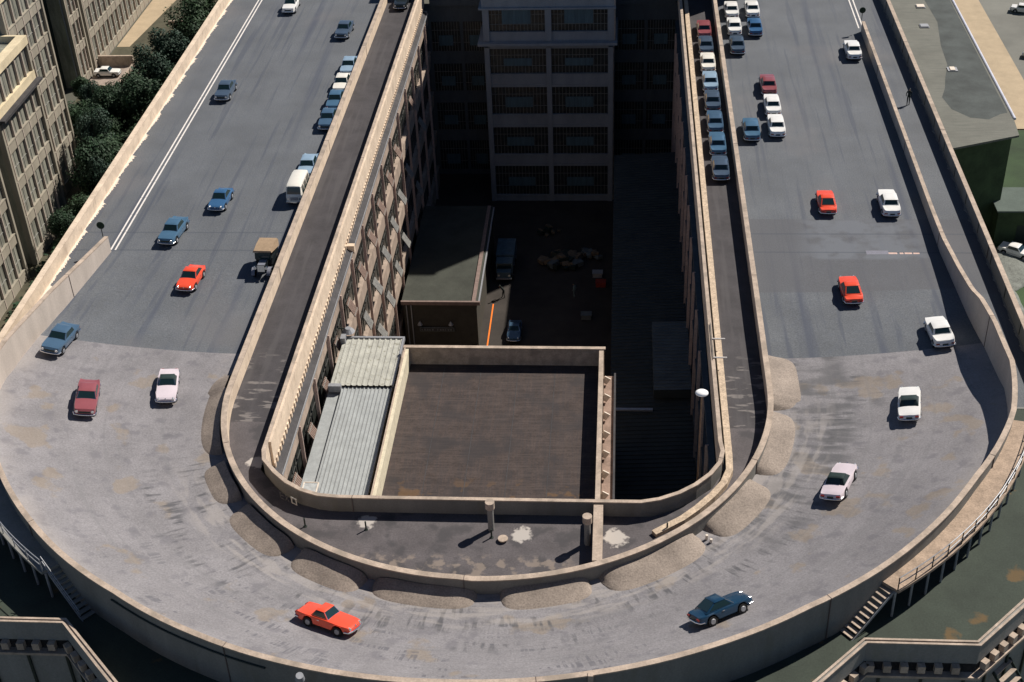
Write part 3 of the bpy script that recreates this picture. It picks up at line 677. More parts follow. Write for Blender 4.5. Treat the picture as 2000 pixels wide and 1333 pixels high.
sh = empty('lean_to_shed', (0,0,0)); tag(sh, 'shed with ribbed metal roof between sunlit facade and annexe', 'shed')
corrug('lower_roof', -12.9, -8.85, -12.1, 7.65, -4.9, -4.75, .3, zinc, sh)
corrug('upper_roof', -13.85, -8.9, 7.55, 14.1, -4.55, -4.6, .42, zinc_old, sh)
boxes('roof_edge', [(-13.9,-8.75,14.1,14.3,-4.8,-4.45),(-8.9,-8.75,7.6,14.1,-4.8,-4.45)], steel, sh)
boxes('side_strip', [(-14.0,-12.9,-12,7.5,-5.3,-5.05)], zinc, sh)
boxes('wall', [(-14.0,-8.95,-12,14.0,-25,-5.35)], render_w, sh)
[boxes('flashing', [q_], steel, sh) for q_ in ((-13.9,-12.9,7.1,7.5,-4.9,-4.3),(-14.0,-13.6,13.4,14.1,-4.9,-4.1))]
ow = empty('roof_hatch', (-12.9,-5.6,-4.0)); tag(ow, 'small open skylight box by the bottom end of the ribbed shed roof', 'skylight')
boxes('glass', [(-.5,.5,-.7,.7,-.05,.05)], mat('pale_glass', (.4,.42,.42), rough=.3, var=.2, scale=3), ow); boxes('frame', [(-.55,-.48,-.75,.75,-.08,.09),(.48,.55,-.75,.75,-.08,.09),(-.5,.5,-.75,-.68,-.08,.09),(-.5,.5,.68,.75,-.08,.09)], lime, ow); boxes('box_side', [(-.5,.5,-.68,.68,-.8,-.09)], steel, ow)
lb = empty('low_building', (0,0,0)); tag(lb, 'low building with dark flat roof and signboard at the foot of the sunlit facade', 'building')
boxes('wall', [(-13.9,-6.1,42.3,63,-25,-19.6)], mat('low_wall', (.055,.05,.04), var=.2, scale=1), lb); boxes('roof', [(-14.1,-6.0,42.3,63.2,-19.6,-19.45)], mat('low_roof_felt', (.048,.052,.042), var=.3, scale=.4, fine=.25), lb)
boxes('roof_rim', [(-14.1,-5.7,42.1,42.35,-19.62,-19.2),(-6.6,-6.2,42.36,63,-19.44,-19.3)], mat('dull_rim', (.22,.16,.14), var=.2, scale=2), lb); boxes('gutter', [(-5.95,-5.8,42.36,63,-19.75,-19.5)], steel, lb)
boxes('signboard', [(-12.3,-8.6,42.0,42.09,-22.9,-22.4)], mat('signboard_grey', (.12,.13,.13), var=.3, scale=6), lb)
boxes('signboard_field', [(-12.2,-8.7,41.97,41.999,-22.82,-22.48)], tar, bpy.data.objects['signboard'])
boxes('lettering', [(-12.1+.28*i,-12.1+.28*i+(.17 if i%3 else .1),41.94,41.968,-22.74,-22.56) for i in range(12) if i not in (5,)], mat('signboard_letters', (.16,.17,.17), var=.3, scale=6), bpy.data.objects['signboard'])
for x in (-12.2,-8.9): one('lamp_shade', lambda b: tube(b,(x,41.8,-21.9),(x,41.8,-21.5),.28,10,.06), steel, lb)
boxes('drain_pipe', [(-13.6,-13.5,42.1,42.25,-25,-19.7),(-13.1,-13.0,42.1,42.25,-25,-19.7)], steel, lb)
rs = empty('long_shed', (0,0,0)); tag(rs, 'long dark corrugated shed roof along the right side of the court', 'shed')
corrug('roof', 8.2, 15.3, -11.9, 66, -14.3, -13.9, .55, corr, rs, axis='x'); boxes('wall', [(8.3,8.5,-11.9,66,-25,-14.5),(8.3,15.3,65.7,65.9,-25,-14.5)], corr, rs)
boxes('ridge_strip', [(8.3,11.9,16.8,17.1,-13.9,-13.75)], steel, rs)
cn = empty('canopy_roof', (0,0,0)); tag(cn, 'lighter raised corrugated canopy on the long shed beside the street lamp', 'canopy')
corrug('roof', 12.0, 15.3, 18.6, 29.2, -12.9, -12.8, .5, corr_l, cn, axis='x'); boxes('frame', [(12.0,12.12,18.6,29.2,-13.8,-12.9),(12.12,15.3,18.6,18.7,-13.8,-12.9)], corr, cn)
# street lamp in the court
sl = empty('street_lamp', (14.24,-7.5,-14.0)); tag(sl, 'slim tall lamp mast with glaring white oval head at the right corner of the court', 'street lamp')
one('pole', lambda b: tube(b,(0,0,0),(0,0,20.2),.09,10,.05), mat('rusty_pole', (.25,.16,.1), var=.3, scale=3), sl)
def head(b):
    bmesh.ops.create_uvsphere(b, u_segments=20, v_segments=10, radius=.5); 
    for v in b.verts: v.co = Vector((v.co.x*.85, v.co.y*.75, v.co.z*.36+20.4))
one('lamp_head', head, mat('white_enamel', (.98,.98,.97), rough=.3, var=0, fine=0), sl, smooth=60); one('base', lambda b: tube(b,(0,0,0),(0,0,.5),.16,10), steel, sl)
pb = empty('pipe_bracket', (15.9,6,1.25)); tag(pb, 'pair of white pipe stubs clamped on the right court wall', 'bracket')
for y in (0,-2.4): one('pipe_stub', lambda b: tube(b,(-.1,y,.05),(.85,y,.05),.06,8), white_paint, pb)
one('rod', lambda b: tube(b,(-.15,2.,.1),(-.15,-2.6,.1),.03,6), dark, pb)
# things on the court floor
orl = struct(boxes('floor_line', [(-6.0+.72,-5.85+.72,41,50.6,GZ+.004,GZ+.012)], orange))
def crate_pile(x, y, label, seed, n, s, mats_, rad):
    rr = random.Random(seed); t = empty('rubble_pile', (x,y,GZ)); tag(t, label, 'scrap pile', 'piles on the court floor')
    for m_, cnt in mats_:
        bm = bmesh.new()
        for i in range(cnt):
            a = rr.uniform(0,6.28); q = rad*rr.random()**.6; ss = s*rr.uniform(.4,1.2)
            obox(bm, math.cos(a)*q, math.sin(a)*q*.8, .1+ss*.3+max(0,(1-q/rad))*.5, ss, ss*rr.uniform(.4,1), ss*.5, Matrix.Rotation(rr.uniform(0,3),4,'Z')@Matrix.Rotation(rr.uniform(-.4,.4),4,'X'))
        finish('scrap', bm, m_, t)
crate_pile(2.2,59.4,'pile of pale boards and boxes in the middle of the court',1,0,1.1,[(mat('dull_boards',(.16,.12,.08),var=.4,scale=2),30),(dark,14),(corr_l,8)],2.2)
crate_pile(5.6,60.8,'small heap of pale scrap beside the larger board pile',2,0,.8,[(corr_l,10),(MATS['dull_boards'],8)],1.2)
crate_pile(.4,66.5,'line of boxes near the foot of the window tower',3,0,.7,[(MATS['dull_boards'],6),(dark,5)],1.3)
for (x,y,mm,lb_) in ((6.4,56.6,steel,'grey crate near the right wall of the court'),(5.3,47.9,corr_l,'dark low crate in the near half of the court'),(6.8,54.6,mat('red_crate',(.25,.03,.02),var=.2,scale=3),'red crate near the right wall of the court')):
    t = empty('crate', (x,y,GZ)); tag(t, lb_, 'crate', 'crates in the court'); boxes('crate_body', [(-.55,.55,-.4,.4,0,.55)], mm, t); boxes('lid', [(-.6,.6,-.45,.45,.55,.62)], mm, t)

# ------------------------------------------------------------------ office buildings on the left
offm = mat('office_render', (.31,.28,.225), var=.16, scale=.8, fine=.1, streak=(1,1,.3))
def office(name, label, X, y0, y1, ztop, bands, zb=GZ, mp=2.15, ledges=(), depth=14, returns=True):
    t = empty(name, (X,y0,GZ)); tag(t, label, 'building', 'office blocks left of the garden'); ox, oy, oz = -X, -y0, -GZ
    B = lambda n, L, m: boxes(n, [(a+ox,b+ox,c+oy,d+oy,e+oz,f_+oz) for a,b,c,d,e,f_ in L], m, t)
    B('wall', [(X-depth,X-.22,y0,y1,zb,ztop-.8)], glassg)
    B('roof', [(X-depth,X-.6,y0+.3,y1-.3,ztop-1.2,ztop-1.0)], mat('dark_flat_roof', (.035,.05,.035), var=.2, scale=.5), )
    for z0, z1 in bands: B('spandrel', [(X-.5,X,y0,y1,z0,z1),(X,X+.08,y0,y1,z1-.12,z1)], offm)
    L = []; y = y0+.6; k = 0
    while y < y1:
        L.append((X-.45,X+.06,y-.07,y+.07,zb,ztop-.9)); y += mp
    B('mullions', L, mat('pale_mullion', (.5,.42,.36), var=.1, scale=3))
    L = [(X-.22,X-.14,y0,y1,z1+1.4,z1+1.47) for z0,z1 in bands[1:]]; y = y0+.6
    while y < y1:
        for q in (.5,): L.append((X-.22,X-.17,y+mp*q-.04,y+mp*q+.04,zb,ztop-.9))
        y += mp
    B('window_bars', L, mull)
    [B('corner_pier', [(X-.5,X+.15,a_-.2,a_+.2,zb,ztop-.5)], offm) for a_ in (y0-.05,y1+.05)]
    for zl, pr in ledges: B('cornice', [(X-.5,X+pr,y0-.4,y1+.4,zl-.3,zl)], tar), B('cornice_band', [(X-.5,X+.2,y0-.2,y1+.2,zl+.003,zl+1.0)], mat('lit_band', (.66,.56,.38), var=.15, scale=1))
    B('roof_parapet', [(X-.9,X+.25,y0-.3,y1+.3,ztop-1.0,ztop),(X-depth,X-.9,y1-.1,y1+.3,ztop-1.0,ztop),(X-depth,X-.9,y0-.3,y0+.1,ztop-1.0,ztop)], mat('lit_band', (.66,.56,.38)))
    return t
bands_m = [(-1.8,-.5),(-6.2,-4.9),(-10.8,-9.5),(-15.4,-14.1),(-20.0,-18.7),(-25,-23.6)]
office('office_block', 'narrow office bay between two dark recesses near the trees', -72, 109.3, 114.0, 4, bands_m, mp=1.5)
office('office_block', 'farthest office block on the left ending at the garden path', -72, 115.5, 150, 4, bands_m)
office('office_block', 'office block rising above the flat dark roof with the sunlit cornices', -63.3, 70.9, 82.2, 4, bands_m, mp=2.3)
office('office_block', 'projecting office block with sunlit cornices and dark flat roof at the left edge', -61, 58.8, 70.2, -.7, bands_m[2:], ledges=((-6.0,.9),), mp=2.25)
office('office_block', 'nearest office block with tall pale mullions at the left edge of the frame', -61, 28, 55.6, -.2, bands_m[1:], mp=2.25)
rc = empty('office_recess', (0,0,0)); tag(rc, 'dark recessed link walls with downpipes between the office blocks', 'building wall')
[boxes('wall', [q_], mat('recess_shade_render', (.04,.055,.045), var=.2, scale=1), rc) for q_ in ((-75,-74.6,82,109.3,GZ,4),(-75,-74.6,114,115.5,GZ,4),(-63.4,-63.1,55.6,58.8,GZ,-1))]  # shade of the recesses put into this dark wall colour
for x, y in ((-72.4,108.8),(-72.4,114.8),(-62.9,56.2),(-62.9,58.2)): one('downpipe', lambda b: tube(b,(x,y,GZ),(x,y,-1 if x > -70 else 4),.12,8), steel, rc)

# ------------------------------------------------------------------ right side: low roof, yard
lr = empty('low_tiled_roof', (0,0,0)); tag(lr, 'wide low grey roof with pale gutter beside the track building on the right', 'building')
one('roof', lambda b: prism(b, [(39.2,60.5),(46.4,63.3),(53.9,66.3),(54.2,70),(54.2,180),(39.2,180)], -12.25, -12.0), tiles, lr)
one('gutter', lambda b: tube(b,(54.35,70.5,-12.0),(54.35,180,-12.0),.17,10), mat('white_gutter', (.6,.62,.72), rough=.4, var=.1, scale=2), lr)
one('wall', lambda b: prism(b, [(39.4,61.2),(46.4,63.9),(53.3,66.8),(53.8,70),(53.8,180),(39.4,180)], GZ, -12.25), mat('shaded_green_wall', (.045,.07,.03), var=.4, scale=.5), lr)  # shade on the end wall put into this dark green colour
bm = bmesh.new(); rr = random.Random(3); pp = []
for a in range(40):
    th = a/40*2*math.pi; pp.append((50.2+3.1*math.cos(th)*(1+.12*math.sin(3*th)), 75.5+5.6*math.sin(th)*(1+.1*math.cos(2*th))))
pp = [(min(x,54.0), y) for x,y in pp]
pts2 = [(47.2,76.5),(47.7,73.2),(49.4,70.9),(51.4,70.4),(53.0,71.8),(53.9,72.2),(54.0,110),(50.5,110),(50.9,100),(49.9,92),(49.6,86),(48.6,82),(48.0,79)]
poly(bm, pts2, -11.992); o = finish('painted_shadow', bm, mat('shadow_felt', (.06,.07,.068), var=.3, scale=.4, fine=.2), lr)  # shadow on the roof painted as a dark irregular sheet
for i,(x,y) in enumerate(((49.6,105.5),(48.9,98.5),(49.9,84.5))):
    t = empty('roof_skylight', (x,y,-12)); tag(t, ['white skylight at the top of the low grey roof','flat grey skylight in the middle of the low grey roof','tiny white skylight near the painted shadow on the low grey roof'][i], 'skylight', 'skylights on the low roof')
    boxes('glass', [(-.5+.2*(i==2),.5-.2*(i==2),-.5,.5,.1,.2)], [lime, steel, lime][i], t); boxes('frame', [(-.6,.6,-.6,.6,0,.1)], steel, t)
cvr = empty('garage_shed', (55,60.5,GZ)); tag(cvr, 'flat roofed green shed below the end of the low grey roof', 'shed')
boxes('roof', [(-2.6,6,3.6,9.4,4.2,4.4)], mat('grey_green_felt', (.085,.11,.095), var=.2, scale=.5), cvr); boxes('wall', [(-2.4,5.8,3.8,9.3,0,4.2)], bpy.data.materials['shaded_green_wall'], cvr); boxes('door', [(0,2.2,3.76,3.8,0,2.4)], dark, cvr)
rk = empty('timber_stack', (57.2,75.6,GZ)); tag(rk, 'stack of beams with a pale box on its left end in the green yard', 'timber stack')
boxes('beam', [(.8+.55*k,1.0+.55*k,-2.2,1.6,.2,.4) for k in range(6)], wood, rk); boxes('bearer', [(-.5,4.2,-1.7,-1.5,0,.2),(-.5,4.2,1,1.2,0,.2)], wood, rk); boxes('pale_box', [(-1.6,.6,-.5,.5,0,1.)], cope, rk)
sc = empty('scrap_heap', (54.3,70.2,GZ)); tag(sc, 'grey rubble patch with pale bits on the green yard', 'scrap pile')
boxes('rubble', [(-1.6,1.2,-1.3,1.4,0,.12)], mat('rubble', (.13,.15,.12), var=.4, scale=3), sc); boxes('pale_block', [(-.4,.2,-1.1,-.7,.12,.5),(0,.5,-1.5,-1.2,.12,.4)], lime, sc)
bb = empty('blue_barrel', (56.3,69.6,GZ)); tag(bb, 'small blue barrel in the green yard', 'barrel'); one('barrel_body', lambda b: tube(b,(0,0,0),(0,0,.85),.3,12), mat('blue_paint', (.02,.1,.3), var=.1, scale=3), bb); one('rim', lambda b: tube(b,(0,0,.85),(0,0,.9),.33,12), steel, bb)
for i,(x,y,lb_) in enumerate(((50.6,51.8,'grey gravel heap by the lower right edge of the parapet'),(53.2,58.5,'flat grey gravel spill on the green yard'))):
    bm = bmesh.new(); rr = random.Random(i+9); bmesh.ops.create_icosphere(bm, subdivisions=4, radius=1)
    for v in bm.verts:
        v.co = Vector((v.co.x*2.6, v.co.y*4.5, max(-.02, v.co.z*(.9-.5*i))))*(1+.12*math.sin(5*v.co.x+3*v.co.y))
    o = finish('gravel_heap', bm, mat('grey_gravel', (.17,.18,.16), var=.3, scale=1.5, fine=.4), smooth=60); o.location = (x,y,GZ); tag(o, lb_, 'gravel heap')

# ------------------------------------------------------------------ trees
def make_crown(seed, h, r, m, n=7500):
    rr = random.Random(seed); bm = bmesh.new(); bl = []
    for i in range(16):
        a = rr.uniform(0,6.28); q = r*.62*rr.random()**.5; z = h*(.35+.6*rr.random()); k = 1-abs(z/h-.6)*.9
        bl.append((Vector((math.cos(a)*q*k, math.sin(a)*q*k, z)), r*rr.uniform(.28,.5)*k+.4))
    for i in range(n):
        c, br = rr.choice(bl); d = Vector((rr.gauss(0,1), rr.gauss(0,1), rr.gauss(0,1))).normalized()
        p = c+d*br*(1-.35*rr.random()**2)*rr.uniform(.9,1.12); s = rr.uniform(.08,.23)
        nrm = (d+Vector((rr.uniform(-.8,.8),rr.uniform(-.8,.8),rr.uniform(-.4,.9)))).normalized(); u = nrm.orthogonal().normalized(); v = nrm.cross(u)
        vs_ = [bm.verts.new(p+u*s), bm.verts.new(p+v*s*.6), bm.verts.new(p-u*s), bm.verts.new(p-v*s*.6)]; bm.faces.new(vs_)
    me = bpy.data.meshes.new('crown'); bm.to_mesh(me); bm.free(); me.materials.append(m); return me
def make_trunk(seed, h, r):
    rr = random.Random(seed); bm = bmesh.new(); tube(bm, (0,0,0),(0,0,h*.45),.28,9,.2); tube(bm,(0,0,h*.45),(rr.uniform(-.4,.4),rr.uniform(-.4,.4),h*.85),.2,8,.06)
    for i in range(6):
        a = i*1.05+rr.uniform(-.3,.3); z = h*rr.uniform(.3,.55); tube(bm, (0,0,z),(math.cos(a)*r*.6, math.sin(a)*r*.6, z+h*.25),.11,6,.03)
    me = bpy.data.meshes.new('trunk'); bm.to_mesh(me); bm.free(); me.materials.append(bark); return me
PT = [(make_crown(11,9.5,3.4,leafm[0]), make_trunk(1,9.5,3.4)), (make_crown(12,8,3.8,leafm[1]), make_trunk(2,8,3.8)), (make_crown(13,11.5,3.0,leafm[2]), make_trunk(3,11.5,3.0)), (make_crown(14,8.5,3.2,leafm[1]), make_trunk(4,8.5,3.2))]
TREES = [(-55.6,103.5,2,1.0,'tall blue green tree behind the white parked car'),(-57.5,121,1,1.15,'broad tree at the far end of the garden'),(-52.5,128,0,1.2,'large round tree against the far parapet'),(-50,118,3,1.1,'dark tree left of the grey parked car'),
 (-58.5,131,3,1.0,'tree half out of the frame at the top of the garden'),(-46.5,133,1,1.2,'topmost tree beside the parapet at the upper edge'),(-60.5,90.5,0,.9,'dark tree in front of the paved car spot'),(-56.5,98,2,.95,'slim tree in the middle of the garden'),
 (-69.9,103.5,3,.5,'small tree close to the recess of the office block'),(-66.0,90.5,1,.8,'small leafy tree at the office facade'),(-62,88.5,1,.9,'bushy tree between two bare soil patches'),(-55.0,89,0,1.05,'round dark tree near the parapet, mid garden'),
 (-61.6,85.5,0,.8,'tree hiding the foot of the pale office facade'),(-59.3,80,2,.85,'blue green tree in the narrow part of the garden'),(-57.6,75.5,3,.85,'tree right below the office block with sunlit cornices'),(-54.0,80,3,.9,'tree partly hidden by the sunlit parapet'),
 (-57.0,72,0,.95,'dark tree near the lower end of the garden'),(-57.2,65.5,1,.7,'leafy tree at the narrow lower end of the garden'),(-55.0,70,2,.7,'lowest slim tree squeezed behind the parapet'),(-56.8,59.5,0,.65,'lowest dark tree in the gap between office and parapet'),
 (-66.0,97,2,.55,'slim blue green tree between the facade tree and the bushy one'),(-58.5,93,3,1.0,'dark bushy tree in the left middle of the garden'),(-60.0,84,1,.85,'low leafy tree beside the lit bare soil patch'),(-53.5,97,1,1.05,'round tree by the parapet above the middle of the garden'),(-57,77,1,1.0,'leafy tree next to the sunlit parapet in the lower garden'),(-53,112,0,.9,'dark tree just below the grey parked car'),(-55.5,136,2,1.0,'slim tree near the top edge beside two broad ones'),
 (-50,106,1,1.0,'tree behind the grey parked car'),(-57.5,111.5,1,.75,'low bushy tree to the right of the garden wall')]
for x,y,k,s,lb_ in TREES:
    t = empty('broadleaf_tree', (x,y,GZ), random.uniform(0,6)); t.scale = (s*1.08,s*1.08,s); tag(t, lb_, 'tree', 'trees in the garden')
    for me, nm in zip(PT[k], ('crown','trunk')): o = bpy.data.objects.new(nm, me); C.objects.link(o); o.parent = t
bm = bmesh.new(); rr = random.Random(5)
for i in range(16000):
    x = rr.uniform(-71,-41); y = rr.uniform(45,138)
    if x < -60 and y < 83.5: continue
    if (-72<x<-66 and 108<y<162) or (y > 122 and x < -64): continue
    if x > -60.5+ (y-96)*.35 and y > 94: continue
    z = GZ+rr.uniform(.1,.9); s = rr.uniform(.15,.4); a = rr.uniform(0,3); u = Vector((math.cos(a),math.sin(a),rr.uniform(-.4,.4))); v = Vector((-math.sin(a),math.cos(a),rr.uniform(-.4,.6)))
    p = Vector((x,y,z)); bm.faces.new([bm.verts.new(p+u*s), bm.verts.new(p+v*s), bm.verts.new(p-u*s), bm.verts.new(p-v*s)])
sb = finish('garden_shrubs', bm, leafm[0]); sb['kind'] = 'stuff'; tag(sb, 'low dark shrubs covering the garden floor under the trees', 'shrubs')

# ------------------------------------------------------------------ cars
PAINT = {'white':(.80,.79,.76),'cream':(.80,.77,.69),'slate':(.06,.09,.135),'steel':(.06,.115,.185),'light blue':(.27,.38,.49),'blue':(.04,.115,.24),'mid blue':(.065,.14,.225),
         'maroon':(.26,.075,.085),'red':(.80,.085,.035),'lilac':(.66,.58,.62),'navy':(.008,.04,.085),'grey':(.22,.24,.28),'dark':(.015,.02,.022)}
def paint(c): return mat('car_paint_'+c.replace(' ','_'), PAINT[c], rough=.28, var=.05, scale=2, fine=.03, coat=.5)
SPEC = {  # L, W, H, belt, hood z, trunk z, glass base front/rear x, roof front/rear x, base half width, roof half width, fastback
 'sedan': dict(L=4.05,W=1.54,H=1.37,belt=.90,hood=.86,trunk=.86,b=(.72,-1.12),r=(.28,-.80),wb=.70,wr=.57,wheel=(1.2,-1.2),nose=.62,fin=.05),
 'coupe': dict(L=3.65,W=1.50,H=1.28,belt=.82,hood=.76,trunk=.74,b=(.62,-1.30),r=(.12,-.52),wb=.68,wr=.53,wheel=(1.05,-.98),nose=.60,fin=0),
 'spider':dict(L=3.78,W=1.50,H=1.19,belt=.78,hood=.72,trunk=.74,b=(.42,-.82),r=(.02,-.50),wb=.66,wr=.50,wheel=(1.1,-.93),nose=.55,fin=0),
}
def build_body(S):
    L, W = S['L'], S['W']; h = L/2; bm = bmesh.new(); rows = []
    xs = sorted(set([round(-h+L*i/34,3) for i in range(35)]))
    for x in xs:
        u = abs(x)/h
        wv = W/2*(1-.16*max(0,(u-.55)/.45)**2.2-.05*(1 if u > .985 else 0)); zb = .24+.16*max(0,(u-.8)/.2)
        for wx in S['wheel']:
            d = abs(x-wx)
            if d < .36: zb = max(zb, .30+math.sqrt(max(0,.36**2-d*d)))
        if x > 0: zc = interp(x, [(S['b'][0]-.1,S['belt']),(h-.5,S['hood']),(h-.12,S['hood']-.04),(h,S['nose']+.06)]); zs = interp(x, [(0,S['belt']-.02),(h-.35,S['hood']-.01),(h-.05,S['hood']-.03),(h,S['nose']+.04)])
        else: zc = interp(-x, [(-S['b'][1]-.1,S['belt']),(h-.35,S['trunk']),(h-.1,S['trunk']-.05),(h,S['trunk']-.2)]); zs = interp(-x, [(0,S['belt']-.02),(h-.5,S['trunk']+S['fin']),(h-.05,S['trunk']+S['fin']),(h,S['trunk']-.18)])
        zb = min(zb, zs-.08)
        half = [(0,zb),(wv*.9,zb),(wv*.985,zb+min(.06,(zs-zb)*.3)),(wv,zb+(zs-zb)*.55),(wv*.985,zs-.05),(wv*.94,zs),(wv*.82,(zc+zs)/2+.0),(wv*.45,zc+.015),(0,zc+.025)]
        rows.append([bm.verts.new((x,y,z)) for y,z in half]+[bm.verts.new((x,-y,z)) for y,z in half[-2:0:-1]])
    n = len(rows[0])
    for a, b in zip(rows, rows[1:]):
        for k in range(n): bm.faces.new((a[k],a[(k+1)%n],b[(k+1)%n],b[k]))
    bm.faces.new(rows[0]); bm.faces.new(rows[-1][::-1]); return bm
def cabin_pts(S, top=None, dz=0):
    bf, br = S['b']; rf, rr_ = S['r']; z0 = S['belt']-.03; z1 = S['H']-.05+dz
    return ([(bf,-S['wb'],z0),(bf,S['wb'],z0),(br,S['wb']*.97,z0),(br,-S['wb']*.97,z0)], [(rf,-S['wr'],z1),(rf,S['wr'],z1),(rr_,S['wr']*.97,z1),(rr_,-S['wr']*.97,z1)])
def quad_in(a, b, c, d, iu, iv0, iv1, off):
    a,b,c,d = map(Vector,(a,b,c,d)); n = (b-a).cross(d-a).normalized()
    def at(u,v): return a.lerp(b,u).lerp(d.lerp(c,u),v)+n*off
    return [at(iu,iv0),at(1-iu,iv0),at(1-iu,iv1),at(iu,iv1)]
def add_quad(name, q, m, parent, th=.01):
    bm = bmesh.new(); n = (q[1]-q[0]).cross(q[3]-q[0]).normalized()*th
    a = [bm.verts.new(p) for p in q]; b = [bm.verts.new(p-n*1.5) for p in q]; bm.faces.new(a); bm.faces.new(b[::-1])
    for k in range(4): bm.faces.new((a[k],b[k],b[(k+1)%4],a[(k+1)%4]))
    return finish(name, bm, m, parent)
def wheel(x, s, W, parent, r=.29, track=None, m=None):
    y = s*(W/2-.08 if track is None else track); o = one('wheel', lambda b: tube(b,(0,-.08,0),(0,.08,0),r,20), rubber, parent, smooth=40); o.location = (x,y,r)
    one('hubcap', lambda b: tube(b,(0,s*.07,0),(0,s*.105,0),r*.62,16,r*.5), m or steel, o, smooth=40); return o
def make_car(kind, colour, top=None):
    S = SPEC[kind]; t = empty({'sedan':'saloon_car','coupe':'coupe_car','spider':'sports_car'}[kind]); pm = paint(colour); h = S['L']/2
    finish('body', build_body(S), pm, t, smooth=38)
    lo, hi = cabin_pts(S); bm = bmesh.new(); A = [bm.verts.new(p) for p in lo]; B = [bm.verts.new(p) for p in hi]
    for k in range(4): bm.faces.new((A[k],A[(k+1)%4],B[(k+1)%4],B[k]))
    bm.faces.new(A[::-1]); bm.faces.new(B)
    # roof dome
    rm = paint(top) if top in PAINT else (mat('soft_top', (.012,.03,.03), rough=.8, var=.1, scale=6) if top == 'soft' else pm)
    bmesh.ops.bevel(bm, geom=bm.edges[:], offset=.05, segments=2, affect='EDGES', profile=.6); finish('cabin', bm, rm, t, smooth=45)
    bm = bmesh.new(); rf, rr_ = S['r']; g = []
    for i in range(9):
        u = i/8; x = (rf+.05)+(rr_-rf-.1)*u; row = []
        for j in range(9):
            v = j/8*2-1; e = (1-abs(v)**4)*(1-abs(2*u-1)**4); row.append(bm.verts.new((x, v*(S['wr']+.02), S['H']-.06+.062*e**.6)))
        g.append(row)
    for i in range(8):
        for j in range(8): bm.faces.new((g[i][j],g[i+1][j],g[i+1][j+1],g[i][j+1]))
    finish('roof', bm, rm, t, smooth=60)
    if not (top == 'soft' and False):
        add_quad('windshield', quad_in(lo[1],lo[0],hi[0],hi[1],.07,.12,.92,.012)[::1], cglass, t) if False else None
        q = quad_in(lo[0],lo[1],hi[1],hi[0],.06,.12,.93,.018); ws = add_quad('windshield', q, cglass, t); q = quad_in(lo[0],lo[1],hi[1],hi[0],.03,.07,.97,.008); add_quad('window_trim', q, chrome, ws)
        q = quad_in(lo[2],lo[3],hi[3],hi[2],(.08 if kind != 'spider' else .2),.2,.93,.014); add_quad('rear_window', q, cglass, t)
        for a,b,c,d in ((lo[1],lo[2],hi[2],hi[1]),(lo[3],lo[0],hi[0],hi[3])):
            q = quad_in(a,b,c,d,.08,.18,.88,.014); add_quad('side_window', q, cglass, t)
    # chrome window surround in front
    for nm, x, z in (('front_bumper', h+.02,.42),('rear_bumper',-h-.02,.44)):
        s = 1 if x > 0 else -1
        def bp(b):
            P_ = [(x-s*.34,-S['W']/2+.0),(x-s*.06,-S['W']/2+.08),(x+s*.03,-.35),(x+s*.04,0),(x+s*.03,.35),(x-s*.06,S['W']/2-.08),(x-s*.34,S['W']/2-.0)]
            for p, q in zip(P_,P_[1:]): tube(b,(p[0],p[1],z),(q[0],q[1],z),.055,8)
        one(nm, bp, chrome, t, smooth=50)
    for s in (-1,1):
        y = s*(S['W']/2-.24); o = one('headlight', lambda b: (tube(b,(h-.16,y,.66 if kind!='spider' else .6),(h+.01,y,.64 if kind!='spider' else .58),.1,14,.085)), lens, t, smooth=40)
        one('tail_light', lambda b: box(b,-h-.012,-h+.08,y-.12 if s>0 else y-.12,y+.12,.55,.66), redlens, t)
        one('rim', lambda b: tube(b,(h-.1,y,.65),(h-.02,y,.65),.115,14), chrome, o) if kind == 'sedan' else None
    boxes('grille', [(h-.04,h+.006,-S['W']/2+.38,S['W']/2-.38,.55,.70)], dark, t) if kind == 'sedan' else boxes('badge', [(h-.05,h+.01,-.05,.05,.6,.68)], chrome, t)
    boxes('number_plate', [(-h-.02,-h+.02,-.2,.2,.5,.61)], dark, t)
    for wx in S['wheel']:
        for s in (-1,1): wheel(wx, s, S['W'], t)
    boxes('underside', [(-h+.35,h-.35,-S['W']/2+.2,S['W']/2-.2,.2,.45)], dark, t)
    for s in (-1,1):
        boxes('sill_trim', [(-.75,.75,s*S['W']/2-.012,s*S['W']/2+.012,.46,.49)], chrome, t) if kind == 'sedan' else None
        o = boxes('door_handle', [(-.28,-.12,s*(S['W']/2+.005)-.02,s*(S['W']/2+.005)+.02,S['belt']-.15,S['belt']-.12)], chrome, t)
    return t
def copy_tree(o, parent=None):
    c = o.copy(); C.objects.link(c); c.parent = parent
    for ch in list(o.children): copy_tree(ch, c)
    return c
PROTO = {}
def place(t, x, y, head, label, cat, group, bank=True, z=None):
    hz = bank_z(x,y) if z is None else z
    f = Vector((math.cos(head), math.sin(head)))
    if bank and z is None:
        e = 1.1; g_ = lambda a,b: bank_z(a,b)
        dz = (g_(x+f.x*e,y+f.y*e)-g_(x-f.x*e,y-f.y*e))/(2*e); l = Vector((-f.y,f.x)); dl = (g_(x+l.x*.6,y+l.y*.6)-g_(x-l.x*.6,y-l.y*.6))/1.2
        hz = (g_(x+f.x*e,y+f.y*e)+g_(x-f.x*e,y-f.y*e)+g_(x+l.x*.6,y+l.y*.6)+g_(x-l.x*.6,y-l.y*.6))/4
    else: dz = dl = 0; l = Vector((-f.y,f.x))
    X = Vector((f.x,f.y,dz)).normalized(); Y0 = Vector((l.x,l.y,dl)); Z = X.cross(Y0).normalized(); Y = Z.cross(X)
    m = Matrix((X,Y,Z)).transposed().to_4x4(); m.translation = Vector((x,y,hz+.012)); t.matrix_world = m
    t.rotation_euler = m.to_euler(); t.location = m.translation
    tag(t, label, cat, group)
